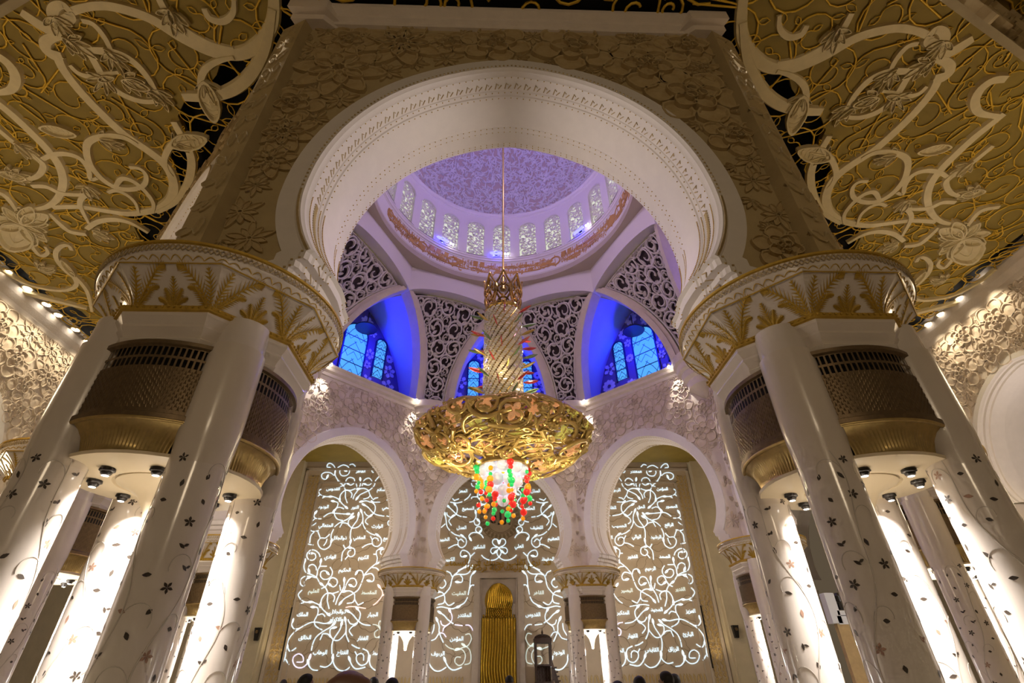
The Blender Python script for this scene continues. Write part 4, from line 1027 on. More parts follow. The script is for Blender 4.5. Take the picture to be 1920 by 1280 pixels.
TD = ((780, 1060, 5.82), [
 [(545,10),(480,45),(425,90),(390,130),(365,230),(330,280),(290,320),(240,340),(195,360)], [(325,60),(365,80),(385,120)], [(600,20),(575,70),(530,95),(450,95),(410,105)], [(445,180),(490,180),(500,140),(475,100)], [(280,150),(310,170),(315,210),(280,245),(250,235)], [(625,75),(590,120),(580,220),(560,320)], [(575,245),(600,215),(640,215)], [(555,345),(520,405),(470,435)], [(450,450),(390,470),(340,465),(270,450),(215,460)],
 [(235,285),(280,295),(305,340),(310,390),(350,435),(410,405)], [(230,425),(290,410),(305,375)], [(250,510),(300,545),(340,590),(400,635)], 'L', [(415,645),(500,655)], [(530,650),(580,655),(620,720)], [(360,490),(385,550),(375,610),(320,655),(275,645),(260,600)], [(340,645),(295,680),(285,720)], [(255,735),(290,740),(320,780)], 'W', [(220,590),(245,660),(245,730),(290,840)], [(190,640),(180,710),(140,775)], [(140,820),(200,800),(240,740)],
 'G', [(310,860),(350,895),(410,915)], [(440,915),(500,895),(560,870),(595,800),(575,745),(530,755)], [(450,910),(500,920),(530,980),(510,1060),(460,1090),(415,1050),(430,1000),(480,1000)], [(510,865),(570,910),(590,980),(580,1060),(520,1080)], 'W', [(305,1025),(340,1100),(400,1140),(490,1110)], [(125,1010),(140,1080),(190,1140),(250,1150),(320,1110)]])
GL = {'W': MB(), 'P': MB(), 'G': MB(), 'L': MB()}; glow_lines = []
for (ox, oy, sc), L in (TA, TB, TC, TD):
    key = 'W'
    for P in L:
        if isinstance(P, str): key = P; continue
        pts = smoothline([Q(ox + x / sc, oy + y / sc) for x, y in P], 4); N = len(pts)
        for s in (1, -1):
            kk = key if s == 1 else {'P': 'W', 'L': 'W', 'G': 'G' if ox > 700 else 'L', 'W': 'W'}[key]
            pp = [(s * (x + .08), z) for x, z in pts]; n0 = 0; run = 0.; seg = [pp[0]]
            w = .098 if key == 'W' else .085
            for i in range(1, N):          # short dark joints along the strokes
                run += math.dist(pp[i], pp[i - 1]); seg.append(pp[i])
                if run > 2.6 and i < N - 2:
                    GL[kk].ribbon(QS, seg, w, 0, .05, .9); seg = [tuple(a + (b - a) * .35 for a, b in zip(pp[i], pp[i + 1]))]; run = 0
            if len(seg) > 1: GL[kk].ribbon(QS, seg, w, 0, .05, .9)
            if N > 9:                      # a leaf bud at one end
                an = math.atan2(pp[0][1] - pp[2][1], pp[0][0] - pp[2][0]); GL[kk].petal(QS, pp[0][0], pp[0][1], an, -.28, .30, .22, .06, 8)
for k, mt, nm in (('W', 'glow_white', 'glowing_vines'), ('P', 'glow_pink', 'glowing_vines'), ('G', 'glow_pale', 'glowing_vines'), ('L', 'glow_lilac', 'glowing_vines')):
    obj(nm, GL[k], mt, qw)
NAMES = 'القاهر المقتدر القدوس المؤمن السلام الرءوف الودود المصور النور الحق الحي الظاهر المتعالي الرافع الوارث الحسيب ذوالجلال الرشيد المغني الوالي الجامع البديع الهادي الصمد الكريم الغفور الحكيم الرحيم العليم القدير المقسط البصير الحليم المجيد الملك العزيز الجبار المتكبر الخالق البارئ الغفار القهار الوهاب الرزاق الفتاح القابض الباسط الخافض المعز المذل السميع الحكم العدل اللطيف الخبير العظيم الشكور العلي الكبير الحفيظ المقيت'.split()
WP_ = [(945,205,TA),(630,408,TA),(1190,420,TA),(520,612,TA),(880,617,TA),(1235,625,TA),(545,830,TA),(1135,835,TA),(700,968,TA),(930,968,TA),(1265,975,TA),(595,1190,TA),(975,1195,TA),
       (785,115,TB),(445,345,TB),(1050,350,TB),(710,565,TB),(325,590,TB),(1090,597,TB),(350,848,TB),(980,855,TB),(515,1010,TB),(760,1015,TB),(1160,1015,TB),(365,325,TC),(425,538,TC),(345,765,TC),(140,905,TC),(555,995,TC),(205,1145,TC),(460,305,TD),(520,545,TD),(435,803,TD),(230,965,TD)]
ol = MB(); wi = 0
for x, y, T in WP_:
    (ox, oy, sc) = T[0]; u, v = Q(ox + x / sc, oy + y / sc)
    for s in (1, -1):
        t = NAMES[wi % len(NAMES)]; wi += 1; two = (T is TB and x == 710 and s == 1)
        if two: t = 'ذوالجلال'
        for r in range(2 if two else 1):
            if r: t = 'والاكرام'
            mb = center_mb(text_mb(t, .50, .008, .03)); o = MB(); o.add([(s * (u + .08) + a, PY - .04 - c, v + E + b - r * .75) for a, b, c in mb.v], mb.f)
            dim = (T is TB and y < 360 and y > 300) or (T is TD and y == 305)
            obj('calligraphy', o, 'glow_white' if not dim else 'glow_pale', qw)
        if two: t = ''
        c = (s * (u + .08), v); m8 = [(c[0] + (1.45 + .16 * abs(math.sin(k * PI / 8 * 2.0 + PI / 2)) + (.14 if k % 6 == 0 else 0)) * math.cos(k * PI / 24), c[1] + (1.35 + .2 * abs(math.cos(k * PI / 6))) * math.sin(k * PI / 24)) for k in range(49)]
        ol.ribbon(QS, m8, .045, 0, .025)
obj('medallion_outlines', ol, 'panel_line', qw)
u, v = Q(938, 972); m = MB()
for r_ in (1.55, 1.7, 2.3): m.ribbon(QS, [(u + r_ * math.cos(t * PI / 24), v + r_ * math.sin(t * PI / 24)) for t in range(49)], .07, 0, .05)
for t in range(28): m.petal(QS, u + 1.75 * math.cos(t * PI / 14), v + 1.75 * math.sin(t * PI / 14), t * PI / 14, 0, .55, .3, .05, 8)
obj('round_medallion', m, 'panel_line', qw)
mb = center_mb(text_mb('الله', 1.9, .03, .03)); o = MB(); o.add([(u + a, PY - .05 - c, v + E + b) for a, b, c in mb.v], mb.f); obj('calligraphy', o, 'inlay_dark', qw)
for t, (px, py), sz in (('قد نرى تقلب وجهك في السماء', (936, 1057), .95), ('فلنولينك قبلة ترضاها', (936, 1065), .85)):
    u, v = Q(px, py); mb = center_mb(text_mb(t, sz, .02, .02)); o = MB(); o.add([(a - .05, PY - .04 - c, v + E + b) for a, b, c in mb.v], mb.f); obj('gold_calligraphy', o, 'gold_paint', qw)
m = MB()
for (x0, y0), (x1, y1) in (((548, 1138), (524, 1256)), ((1311, 1135), (1338, 1252))):
    u0, v0 = Q(x0, y0); u1, v1 = Q(x1, y1); m.box(((u0 + u1) / 2, PY - .06, (v0 + v1) / 2 + E), (.14, .12, abs(v0 - v1)))
for s in (-1, 1): u0, v0 = Q(888, 1190); m.box((s * abs(u0), PY - .06, (v0 + .8) / 2 + E), (.14, .12, v0 - .8))
obj('shadow_gap', m, 'vent_dark', qw)

# prayer niche
mh = empty('prayer_niche', (0, YQ - .1, 0), 'tall golden wavy prayer niche with bulb head in the middle of the far wall', 'niche')
f = MB()
zt1 = Q(936, 1075)[1] + E; zt2 = Q(936, 1085)[1] + E
for w, d, zz in ((2.62, .45, zt1), ):
    for s in (-1, 1): f.box((s * 2.32, -.25, zz / 2), (.62, .5, zz)); f.box((s * 1.92, -.18, zt2 / 2), (.2, .3, zt2))
    f.box((0, -.25, (zt1 + zt2) / 2), (4.02, .5, zt1 - zt2))
obj('frame', f, 'panel_trim', mh)
za, zw, zn = Q(936, 1094)[1] + E, Q(936, 1126)[1] + E, Q(936, 1141)[1] + E
zs = Q(936, 1158)[1] + E
f = MB(); oc = [(1.82, 0), (1.82, zt2)]
HW = lambda z: 1.80 if z < zs else (1.45 if z < zn else (1.32 + .17 * math.sin(PI * min(1, (z - zn) / (zw - zn) * .5)) if z < zw else 1.49 * math.sqrt(max(0, 1 - ((z - zw) / (za - zw)) ** 2))))
rows = []; zz = [0, zs - .01, zs, zn] + [zn + (za - zn) * i / 20 for i in range(1, 21)]
for s in (-1, 1): f.loft([[(s * 1.83, -.05, z), (s * HW(z), -.05, z), (s * HW(z), .05, z)] for z in zz])
f.add([(-1.83, -.05, za), (1.83, -.05, za), (1.83, -.05, zt2), (-1.83, -.05, zt2)], [(0, 1, 2, 3)]); obj('surround', f, 'panel_trim', mh)
g = MB(); g.add([(-1.9, -.02, 0), (1.9, -.02, 0), (1.9, -.02, za + .1), (-1.9, -.02, za + .1)], [(0, 1, 2, 3)]); obj('gold_ground', g, 'mihrab_ground', mh)
g = MB(); NT = 13
for i in range(NT):
    k = (i + .5) / NT * 2 - 1; P = []
    for j in range(60):
        z = zs * j / 59; wv = .22 * math.sin(z * .95 + 1.2) * max(0, 1 - z / (zs * .75)) * 1.6
        P.append((max(-1.78, min(1.78, k * 1.78 + wv * (1 - abs(k) ** 4))), -.12 - .10 * math.sqrt(max(0, 1 - k * k)), z))
    g.tube(P, .105, 6)
    P = []
    for j in range(30):
        z = zn + (za - zn) * j / 29; h = HW(min(z, za - .01)); P.append((max(-1, min(1, k + .16 * math.sin((z - zn) * 1.6))) * h * .94, -.12 - .12 * math.sqrt(max(0, 1 - k * k)), z))
    g.tube(P, [.085 * (.35 + .65 * HW(min(p[2], za - .01)) / 1.49) for p in P], 6)
obj('gold_waves', g, 'mihrab_gold', mh, True)
g = MB()
for r in range(6):
    z = zs + (zn - zs) * (r + .5) / 6; n = 12 + (r % 2); hw = 1.72 if r < 2 else 1.4
    for i in range(n): g.sphere((-hw + 2 * hw * (i + .5) / n, -.14, z), .10, 6, 4)
obj('gold_beading', g, 'mihrab_gold', mh, True)

# wooden pulpit
YM = 57.2; um, vm = hitY(1016.5, 1186, YM); wm = (hitY(1032, 1200, YM)[0] - hitY(1001, 1200, YM)[0]) / 2
mp = empty('pulpit', (um, YM, 0), 'dark carved wooden pulpit with a small pierced dome, right of the golden niche', 'pulpit')
zt_ = vm + E; z1 = hitY(1016, 1200, YM)[1] + E; z2 = hitY(1016, 1247, YM)[1] + E
g = MB()
g.lathe([(wm * .95 * math.cos(t * PI / 16), z1 + .15 + (zt_ - z1 - .3) * math.sin(t * PI / 16)) for t in range(9)], 24); g.lathe([(.03, zt_ - .2), (.1, zt_), (.02, zt_ + .3), (0, zt_ + .5)], 8)
for i in range(16): a = i * PI / 8; g.tube([(wm * .97 * math.cos(t * PI / 16) * math.cos(a + t * .12), wm * .97 * math.cos(t * PI / 16) * math.sin(a + t * .12), z1 + .17 + (zt_ - z1 - .3) * math.sin(t * PI / 16)) for t in range(8)], .03, 4)
obj('dome', g, 'wood', mp, True, 40)
g = MB(); g.box((0, 0, z1), (wm * 2.08, wm * 2.08, .3)); g.box((0, 0, z1 - .2), (wm * 1.9, wm * 1.9, .14)); obj('canopy', g, 'wood', mp)
for sx in (-1, 1):
    for sy in (-1, 1): g = MB(); g.box((sx * wm * .88, sy * wm * .88, (z1 + z2) / 2), (.17, .17, z1 - z2)); obj('post', g, 'wood', mp)
g = MB(); g.box((0, 0, z2), (wm * 2, wm * 2, .14)); g.box((0, wm * .9, z2 / 2), (wm * 1.9, .08, z2)); g.box((0, 0, z2 - 1.35), (wm * 2, wm * 2, .1))
for i in range(7):
    for j in range(4): g.tube([(-wm * .9 + i * wm * .3, -wm * .95, z2 - .1 - j * .3), (-wm * .9 + (i + .5) * wm * .3, -wm * .97, z2 - .25 - j * .3), (-wm * .9 + i * wm * .3, -wm * .95, z2 - .4 - j * .3)], .035, 4)
for sx in (-1, 1): g.box((sx * wm * .95, -wm * .9, z2 / 2), (.16, .16, z2))
g.box((0, 0, .9), (wm * 1.95, wm * 1.95, 1.8)); obj('balcony', g, 'wood', mp)
g = MB()
for i in range(8): g.box((wm + .22 + i * .1, -.1, z2 - .2 - i * .35), (.34, wm * 1.6, .12)); 
g.add([(wm, -wm * .8, z2 + .35), (wm + 1.15, -wm * .8, 0), (wm + .7, -wm * .8, 0), (wm, -wm * .8, z2 - .9), (wm, -wm * .72, z2 + .35), (wm + 1.15, -wm * .72, 0), (wm + .7, -wm * .72, 0), (wm, -wm * .72, z2 - .9)], [(0, 1, 2, 3), (4, 7, 6, 5), (0, 4, 5, 1), (3, 2, 6, 7)]); obj('stair', g, 'wood', mp)
for s, (px, py), lb in ((-1, (484, 1189), 'small black loudspeaker on the wall left of the left luminous panel'), (1, (1378, 1184), 'small black loudspeaker on the wall right of the right luminous panel')):
    u, v = hitY(px, py, YQ - 1.5); t = empty('loudspeaker', (u, YQ - 1.78, v + E), lb, 'speaker', group='wall loudspeakers')
    g = MB(); g.add([(-.3, -.2, .55), (.3, -.2, .55), (.3, .3, .55), (-.3, .3, .55), (-.18, -.05, -.55), (.18, -.05, -.55), (.18, .3, -.55), (-.18, .3, -.55)], [(0, 1, 2, 3), (7, 6, 5, 4), (0, 4, 5, 1), (1, 5, 6, 2), (2, 6, 7, 3), (3, 7, 4, 0)]); obj('cabinet', g, 'lamp_black', t)
    g = MB(); g.lathe([(0, 0), (.14, .02), (.16, .05)], 14); o = obj('driver', g, 'bronze', t); o.rotation_euler = (R_(80), 0, 0); o.location = (0, -.19, .2)
# ------------------------------------------------------------------ great chandelier
ch = empty('chandelier', (OX, OY, E), 'huge golden chandelier with a scrolled bowl, crystal shaft and coloured glass beads under the dome', 'chandelier')
m = MB(); m.lathe([(0, 26.0), (.085, 26.0), (.085, 58), (0, 58)], 12); m.lathe([(.0, 25.2), (.22, 25.4), (.12, 25.9), (.2, 26.1), (.0, 26.4)], 12); obj('hanging_rod', m, 'bronze_gold', ch, True, 40)
m = MB(); m.lathe([(0, 12.2), (1.2, 12.2), (1.26, 12.6), (1.26, 23.0), (1.36, 23.1), (1.36, 23.3), (1.1, 23.4), (0, 23.5)], 48)
for k in range(20):
    m.tube([(1.31 * math.cos(a), 1.31 * math.sin(a), 12.6 + 10.4 * i / 30) for i in range(31) for a in [2 * PI * k / 20 + i * .155]], .055, 5, False)
shaft = obj('gold_shaft', m, 'bright_gold', ch, True, 40)
m = MB()
for k in range(20):
    for i in range(70):
        z = 12.7 + i * .147; a = 2 * PI * (k + .5) / 20 + (z - 12.6) / 10.4 * 4.65; c, s = math.cos(a), math.sin(a)
        b = MB(); b.box((0, 0, 0), (.30, .10, .12)); M_ = Matrix.Translation((1.33 * c, 1.33 * s, z)) @ Matrix.Rotation(a + PI / 2, 4, 'Z') @ Matrix.Rotation(.12 * ((i * 7 + k * 3) % 5 - 2), 4, 'X') @ Matrix.Rotation(.10 * ((i * 3 + k) % 5 - 2), 4, 'Z')
        m.merge(b, M_)
obj('crystal_rows', m, 'crystal', shaft)
fin = MB()
for wsg in (1, -1):
    S = lambda u, v, w: (u, wsg * (.02 + w) + v * .10, v + 23.2)
    for s in (-1, 1):
        fin.ribbon(S, smoothline([(s * .12, 0), (s * .30, .45), (s * .62, 1.15), (s * .60, 1.65), (s * .30, 2.25), (0, 3.0)], 4), .14, 0, .05)
        fin.ribbon(S, smoothline([(s * .05, .6), (s * .34, 1.0), (s * .40, 1.4), (s * .2, 1.62), (s * .10, 1.4), (s * .24, 1.25)], 4), .09, 0, .04)
        fin.ribbon(S, smoothline([(0, 1.6), (s * .2, 1.85), (s * .16, 2.15), (0, 2.45)], 4), .08, 0, .04)
        fin.ribbon(S, smoothline([(s * .02, .55), (s * .3, .4), (s * .42, .15), (s * .28, 0)], 4), .08, 0, .04)
fin.sphere((0, .02, 23.25), .22, 10, 6); fin.sphere((0, .06, 23.75), .13, 8, 5); fin.sphere((0, .30, 26.2), .09, 8, 5)
FN = mesh('finial', fin, 'bright_gold')
for k in range(8):
    o = obj('finial', FN, None, ch, rz=2 * PI * k / 8); o.location = (1.18 * math.cos(2 * PI * k / 8 + PI / 2), 1.18 * math.sin(2 * PI * k / 8 + PI / 2), 0)
lf = MB()
for sg in (1, -1): lf.grid(lambda u, v: (.06 * math.sin(PI * u), (u) * 1.15, sg * (.13 * math.sin(PI * u) ** .8 * (1 if v else 0)) + .12 * u * u), 10, 1)
lf2 = MB(); n = 12
lf2.v = [(0, 1.15 * i / n, .15 * math.sin(PI * i / n) ** .8 * s + .10 * (i / n) ** 2) for i in range(n + 1) for s in (1, -1)] + [(.05 * math.sin(PI * i / n), 1.15 * i / n, .10 * (i / n) ** 2) for i in range(n + 1)] + [(-.05 * math.sin(PI * i / n), 1.15 * i / n, .10 * (i / n) ** 2) for i in range(n + 1)]
B1 = 2 * (n + 1); B2 = 3 * (n + 1)
for i in range(n):
    for s in (0, 1):
        for B in (B1, B2): lf2.f.append((2 * i + s, 2 * i + 2 + s, B + i + 1, B + i))
lf2.tube([(0, -.15, 0), (0, .1, 0)], .02, 4)
GLF = [mesh('glass_leaf', lf2, mt, True) for mt in ('leaf_red', 'leaf_green', 'leaf_amber')]
for i in range(54):
    a = i * 2.399 + .3; z = 15.4 + 7.3 * i / 53; o = obj('glass_leaf', GLF[(i * 5 + i // 7) % 3], None, ch, rz=a - PI / 2); o.location = (1.36 * math.cos(a), 1.36 * math.sin(a), z); o.rotation_euler = (.12, 0, a - PI / 2)
# bowl
BP = [(0, 1.5, 11.15), (1.6, 1.75, 11.2), (2.8, 2.9, 11.42), (4.2, 4.25, 11.95), (5.2, 5.1, 12.55), (5.9, 5.5, 13.05), (6.4, 5.55, 13.25), (6.9, 5.3, 13.4)]
def bowl(rho):
    for (a, r0, z0), (b, r1, z1) in zip(BP, BP[1:]):
        if rho <= b: t = max(0, (rho - a) / (b - a)); return r0 + (r1 - r0) * t, z0 + (z1 - z0) * t
    return BP[-1][1], BP[-1][2]
def BS(x, y, w):
    rho = math.hypot(x, y); a = math.atan2(y, x); r, z = bowl(rho); k = 1 - w / 8; return ((r * k) * math.cos(a), (r * k) * math.sin(a), z + w * .9)
rg = random.Random(42); C = pack(lambda x, y, r: 1.75 < math.hypot(x, y) - r * .6 and math.hypot(x, y) + r * .75 < 6.9, (-7, -7, 7, 7), (.95, .72, .54, .4, .3, .22), rg, 1400, .9)
bw = MB(); blooms = []
for x, y, r in C:
    a0 = rg.uniform(0, 6.28); sg = rg.choice((-1, 1)); lift = rg.uniform(-.22, .18); bl = MB(); tn = rg.random() < .4
    if r > .28:
        P = spiral(x, y, r, a0, 1.6, sg, 24, .15, .45); N = len(P); ex = (x + r * 1.7 * math.cos(a0 - sg * .6), y + r * 1.7 * math.sin(a0 - sg * .6)); P = [ex] + P
        bw.tube([BS(u, v, lift + .14 * math.sin(i * .5)) for i, (u, v) in enumerate(P)], [.135 * (1.1 - .6 * i / N) * (.75 + .4 * r) for i in range(len(P))], 6)
        for q in range(4): bl.petal(lambda u, v, w: BS(u, v, lift + .03 - w), P[-1][0], P[-1][1], a0 + q * 1.57, 0, r * .66, r * .40, .14, 8)
        for q in range(3):
            k = P[rg.randrange(3, N - 4)]; an = rg.uniform(0, 6.28); bw.petal(lambda u, v, w: BS(u, v, lift - .04 - w), k[0], k[1], an, 0, r * .85, r * .42, .14, 8)
    else:
        an = rg.uniform(0, 6.28); t5 = bl if rg.random() < .35 else bw
        for q in range(5): t5.petal(lambda u, v, w: BS(u, v, lift - .05 - w), x, y, an + q * 1.257, 0, r * 1.5, r * .8, .12, 8)
    if bl.v: blooms.append((r, tn, bl))
    for x2, y2, r2 in C:
        d = math.hypot(x2 - x, y2 - y)
        if (x2, y2) > (x, y) and d < (r + r2) * 1.1 and rg.random() < .6 and max(r, r2) > .3:
            bw.tube([BS(x + (x2 - x) * t, y + (y2 - y) * t, lift * .5 - .05 * math.sin(PI * t)) for t in (0, .25, .5, .75, 1)], .07, 5)
for k in range(20):
    a = 2 * PI * k / 20; bw.tube([BS((1.7 + t * .52) * math.cos(a + .06 * t * t), (1.7 + t * .52) * math.sin(a + .06 * t * t), -.05) for t in range(11)], .06, 5)
bo_ = obj('scrolled_bowl', bw, 'polished_gold', ch, True)
for r, tn, bl in sorted(blooms, key=lambda q: -q[0])[:100]: obj('crystal_bloom', bl, 'bloom_lime' if tn else 'bloom_peach', bo_)
m = MB(); m.lathe([(1.75, 11.35), (1.85, 11.2), (1.7, 11.02), (1.5, 11.0), (1.4, 11.3), (1.25, 12.3)], 40); obj('collar', m, 'bright_gold', ch, True, 40)
GB = MB(); GB.sphere((0, 0, 0), 1, 18, 12); GBM = mesh('globe', GB, 'globe', True)
for n, r, z, rad in ((9, 1.12, 10.95, .46), (7, .80, 10.2, .42), (5, .48, 9.6, .36), (1, 0, 9.1, .36)):
    for k in range(n):
        a = 2 * PI * (k + (.5 if n == 7 else 0)) / n - PI / 2; o = obj('glass_globe', GBM, None, ch); o.location = (r * math.cos(a), r * math.sin(a), z); o.scale = (rad,) * 3
BDM = [mesh('bead', GB, t, True) for t in ('bead_red', 'bead_amber', 'bead_green')]
rg = random.Random(3); strings = [(1.60, 2 * PI * k / 8 - PI / 2 + .25, 11.05 - .3 * (k % 2), 6, .28 + .05 * (k % 3)) for k in range(8)] + [(1.22, 2 * PI * k / 5 - PI / 2 + .3, 10.1 - .25 * (k % 2), 6, .34) for k in range(5)] + [(.75, -PI / 2 + .8, 9.7, 6, .30), (.7, -PI / 2 - .9, 9.5, 6, .30), (.45, -PI / 2, 10.9, 6, .58)]
for r, a, z, n, st in strings:
    m = MB(); m.tube([(0, 0, 0), (0, 0, -st * n)], .012, 4); s = obj('bead_string', m, 'bronze_gold', ch); s.location = (r * math.cos(a), r * math.sin(a), z)
    for i in range(n):
        o = obj('bead', BDM[(rg.randrange(3) + i) % 3], None, s); o.location = (0, 0, -st * (i + .4)); k = rg.choice((.12, .15, .21)) if i != n - 1 else .13; o.location.x += rg.uniform(-.1, .1); o.location.z += rg.uniform(-.06, .06); o.scale = (k,) * 3

# golden star lantern glimpsed between the left shafts
t = empty('star_lantern', (hitY(392, 955, 42)[0], 42, hitY(392, 955, 42)[1] + E), 'small golden star shaped flower lantern glimpsed between the near left shafts', 'lantern')
m = MB(); Sx = lambda u, v, w: (u, -w, v)
for k in range(8): m.petal(Sx, 0, 0, k * PI / 4, .1, .95, .5, .12, 8)
obj('petals', m, 'bloom_lime', t); m = MB(); m.tube([(0, .1, 0), (0, .1, CEIL - t.location.z + E)], .03, 5); obj('cord', m, 'bronze_gold', t)

u, v = hitY(1566, 1140, 31)
t = empty('equipment_stand', (u, 31, 0), 'cream bracket with dark equipment on a tan post glimpsed between the near right shafts', 'stand')
m = MB(); m.box((.1, 0, (v + E - .5) / 2), (.75, .3, v + E - .5)); obj('post', m, 'ochre_wood', t)
m = MB(); m.box((-.25, 0, v + E), (.55, .5, 1.5)); m.box((.35, 0, v + E - .25), (.9, .5, .22)); m.box((.4, 0, v + E - .6), (1.2, .5, .4)); obj('bracket', m, 'cloth_white', t)
m = MB(); m.box((.35, -.1, v + E + .1), (.5, .4, .35)); m.lathe([(0, v + E + .3), (.2, v + E + .32), (.22, v + E + .6), (.12, v + E + .75), (0, v + E + .75)], 14, c=(.3, -.1)); obj('device', m, 'lamp_black', t, True, 30)

# ------------------------------------------------------------------ lamps and light
def light(kind, nm, loc, energy, col, tgt=None, **k):
    l = bpy.data.lights.new(nm, kind); l.energy = energy; l.color = col
    for a, b in k.items(): setattr(l, a, b)
    o = bpy.data.objects.new(nm, l); COL.objects.link(o); o.location = loc
    if tgt is not None: o.rotation_euler = (Vector(tgt) - Vector(loc)).to_track_quat('-Z', 'Y').to_euler()
    return o
WARM, WHITE, PINK = (1., .74, .45), (1., .95, .91), (1., .88, .84)
def wpt(k, x, y, h):           # a point in the frame of octagon face k
    p = Matrix.Rotation(R_(45 * k - 90), 3, 'Z') @ Vector((x, y, 0)); return (OX + p.x, OY + p.y, h + E)
# spotlights recessed along the side walls
rim = MB(); rim.lathe([(.16, 0), (.22, -.03), (.24, .02), (.16, .08)], 16); RIM = mesh('trim_ring', rim, 'cream', True)
ln = MB(); ln.lathe([(0, -.03), (.17, -.02)], 16); LEN = mesh('lens', ln, 'lamp_glow')
for nm, L in (('left', ((14, 508), (52, 540), (88, 570), (110, 590), (142, 617), (164, 640))), ('right', ((1842, 527), (1800, 558), (1764, 588), (1740, 607)))):
    for i, p in enumerate(L):
        x, y = hitH(p[0], p[1], CEIL); t = empty('ceiling_spotlight', (x, y, E + CEIL - .02), 'small ceiling spotlight, %s from the frame edge above the %s relief wall' % ( ('first', 'second', 'third', 'fourth', 'fifth', 'sixth')[i], nm), 'spotlight', group='ceiling spotlights along the %s wall' % nm)
        o = obj('trim_ring', RIM, None, t); o.scale = (1.5,) * 3; o = obj('lens', LEN, None, t); o.scale = (1.5,) * 3
        s = 1 if x > 0 else -1
        light('SPOT', 'spot_lamp', (x - s * .9, y, E + CEIL - .3), 620, (1., .84, .58), (s * XW, y, E + CEIL - 4.5), spot_size=R_(80), spot_blend=.9, shadow_soft_size=.12)
# spotlights on the cornice inside the octagon
sp = MB(); sp.lathe([(0, .22), (.10, .2), (.12, -.1), (.10, -.12)], 12); SPB = mesh('lamp_body', sp, 'lamp_cream', True, 40)
sl = MB(); sl.sphere((0, 0, -.10), .16, 10, 6); SPL = mesh('lens', sl, 'lamp_glow')
for k, lb in ((3, 'left far'), (2, 'centre far'), (1, 'right far')):
    for s in (-1, 1):
        p = wpt(k, s * 4.75, YI - .72, ZI - .02)
        if k != 2:
            side = {(3, 1): 'near end beside the left capital', (3, -1): 'end above the left rim of the chandelier bowl', (1, 1): 'end above the right rim of the chandelier bowl', (1, -1): 'near end beside the right capital'}[(k, s)]
            t = empty('cornice_spotlight', p, 'bright cornice spotlight below a blue niche, ' + side, 'spotlight', group='cornice spotlights')
            obj('lamp_body', SPB, None, t); obj('lens', SPL, None, t)
        light('SPOT', 'spot_lamp', wpt(k, s * 4.75, YI - .8, ZI - .5), 1100 if k != 2 else 500, (1., .93, .82), wpt(k, s * 5.3, YI + .2, ZI - 5), spot_size=R_(60), spot_blend=.8, shadow_soft_size=.08)
# lamps inside the column heads
for k in range(8):
    x, y = COLUMN_V[k]; x += OX; y += OY
    if k in (5, 6):
        for q in range(4):
            a = PI / 4 + q * PI / 2; light('SPOT', 'column_lamp', (x + 1.0 * math.cos(a), y + 1.0 * math.sin(a), E + 3.55), 520, WHITE, (x + 1.9 * math.cos(a), y + 1.9 * math.sin(a), 0), spot_size=R_(105), spot_blend=.5, shadow_soft_size=.07)
        for q in range(4):
            a = q * PI / 2; light('SPOT', 'column_lamp', (x + .9 * math.cos(a), y + .9 * math.sin(a), E + 3.5), 480, WHITE, (x + .2 * math.cos(a), y + .2 * math.sin(a), 0), spot_size=R_(120), spot_blend=.8, shadow_soft_size=.07)
        light('POINT', 'column_lamp', (x, y, E + 2.2), 45, (1., .85, .65), shadow_soft_size=.1)
    else: light('POINT', 'column_lamp', (x, y, E + 2.25), 750 if k in (0, 1, 2, 3) else 800, WHITE, shadow_soft_size=.2)
# arch uplights hidden on the capitals
for k in range(8):
    for s in (-1, 1):
        e = {6: 1500, 5: 130, 7: 130, 2: 1100, 1: 1100, 3: 1100}.get(k, 900)
        light('SPOT', 'arch_lamp', wpt(k, s * 4.7, 18.9, 9.6), e, PINK, wpt(k, -s * 5.2, 18.8, 13.4), spot_size=R_(88), spot_blend=.9, shadow_soft_size=.25)
for s in (-1, 1): light('SPOT', 'pilaster_lamp', (OX + s * 22.62 * math.sin(PI / 8), OY - 22.62 * math.cos(PI / 8), E + CEIL - .5), 1000, (1., .88, .74), (OX + s * 22.25 * math.sin(PI / 8), OY - 22.25 * math.cos(PI / 8), E + 13), spot_size=R_(22), spot_blend=.7, shadow_soft_size=.05)
# side arches
for s in (-1, 1):
    for d in (-1, 1): light('SPOT', 'arch_lamp', (s * (XW + 1.0), 26.7 + d * 3.6, E + 8.6), 900, PINK, (s * (XW + 1.2), 26.7 - d * 3.6, E + 14.5), spot_size=R_(110), spot_blend=.9, shadow_soft_size=.25)
# dome: lilac floods, blue niches
for a in (33, 90, 147, 213, 270, 327):
    light('SPOT', 'dome_flood', (OX + 10.9 * math.cos(R_(a)), OY + 10.9 * math.sin(R_(a)), E + 40.2), 1500, (.36, .26, 1.), (OX - 6 * math.cos(R_(a)), OY - 6 * math.sin(R_(a)), E + 53), spot_size=R_(120), spot_blend=.9, shadow_soft_size=.3)
light('POINT', 'dome_glow', (OX + 2, OY - 3, E + 40), 1100, (.80, .60, .95), shadow_soft_size=1.5)
light('POINT', 'vault_glow', (OX + 2, OY - 3, E + 29), 900, (1., .70, .74), shadow_soft_size=1.0)
for k in (1, 2, 3): light('POINT', 'niche_lamp_light', wpt(k, 0, 20.0, 30.6), 1400, (.01, .012, 1.), shadow_soft_size=.5)
for k in (0, 4): light('POINT', 'niche_lamp_light', wpt(k, 0, 20.2, 30.4), 900, (.3, .2, .8), shadow_soft_size=.5)
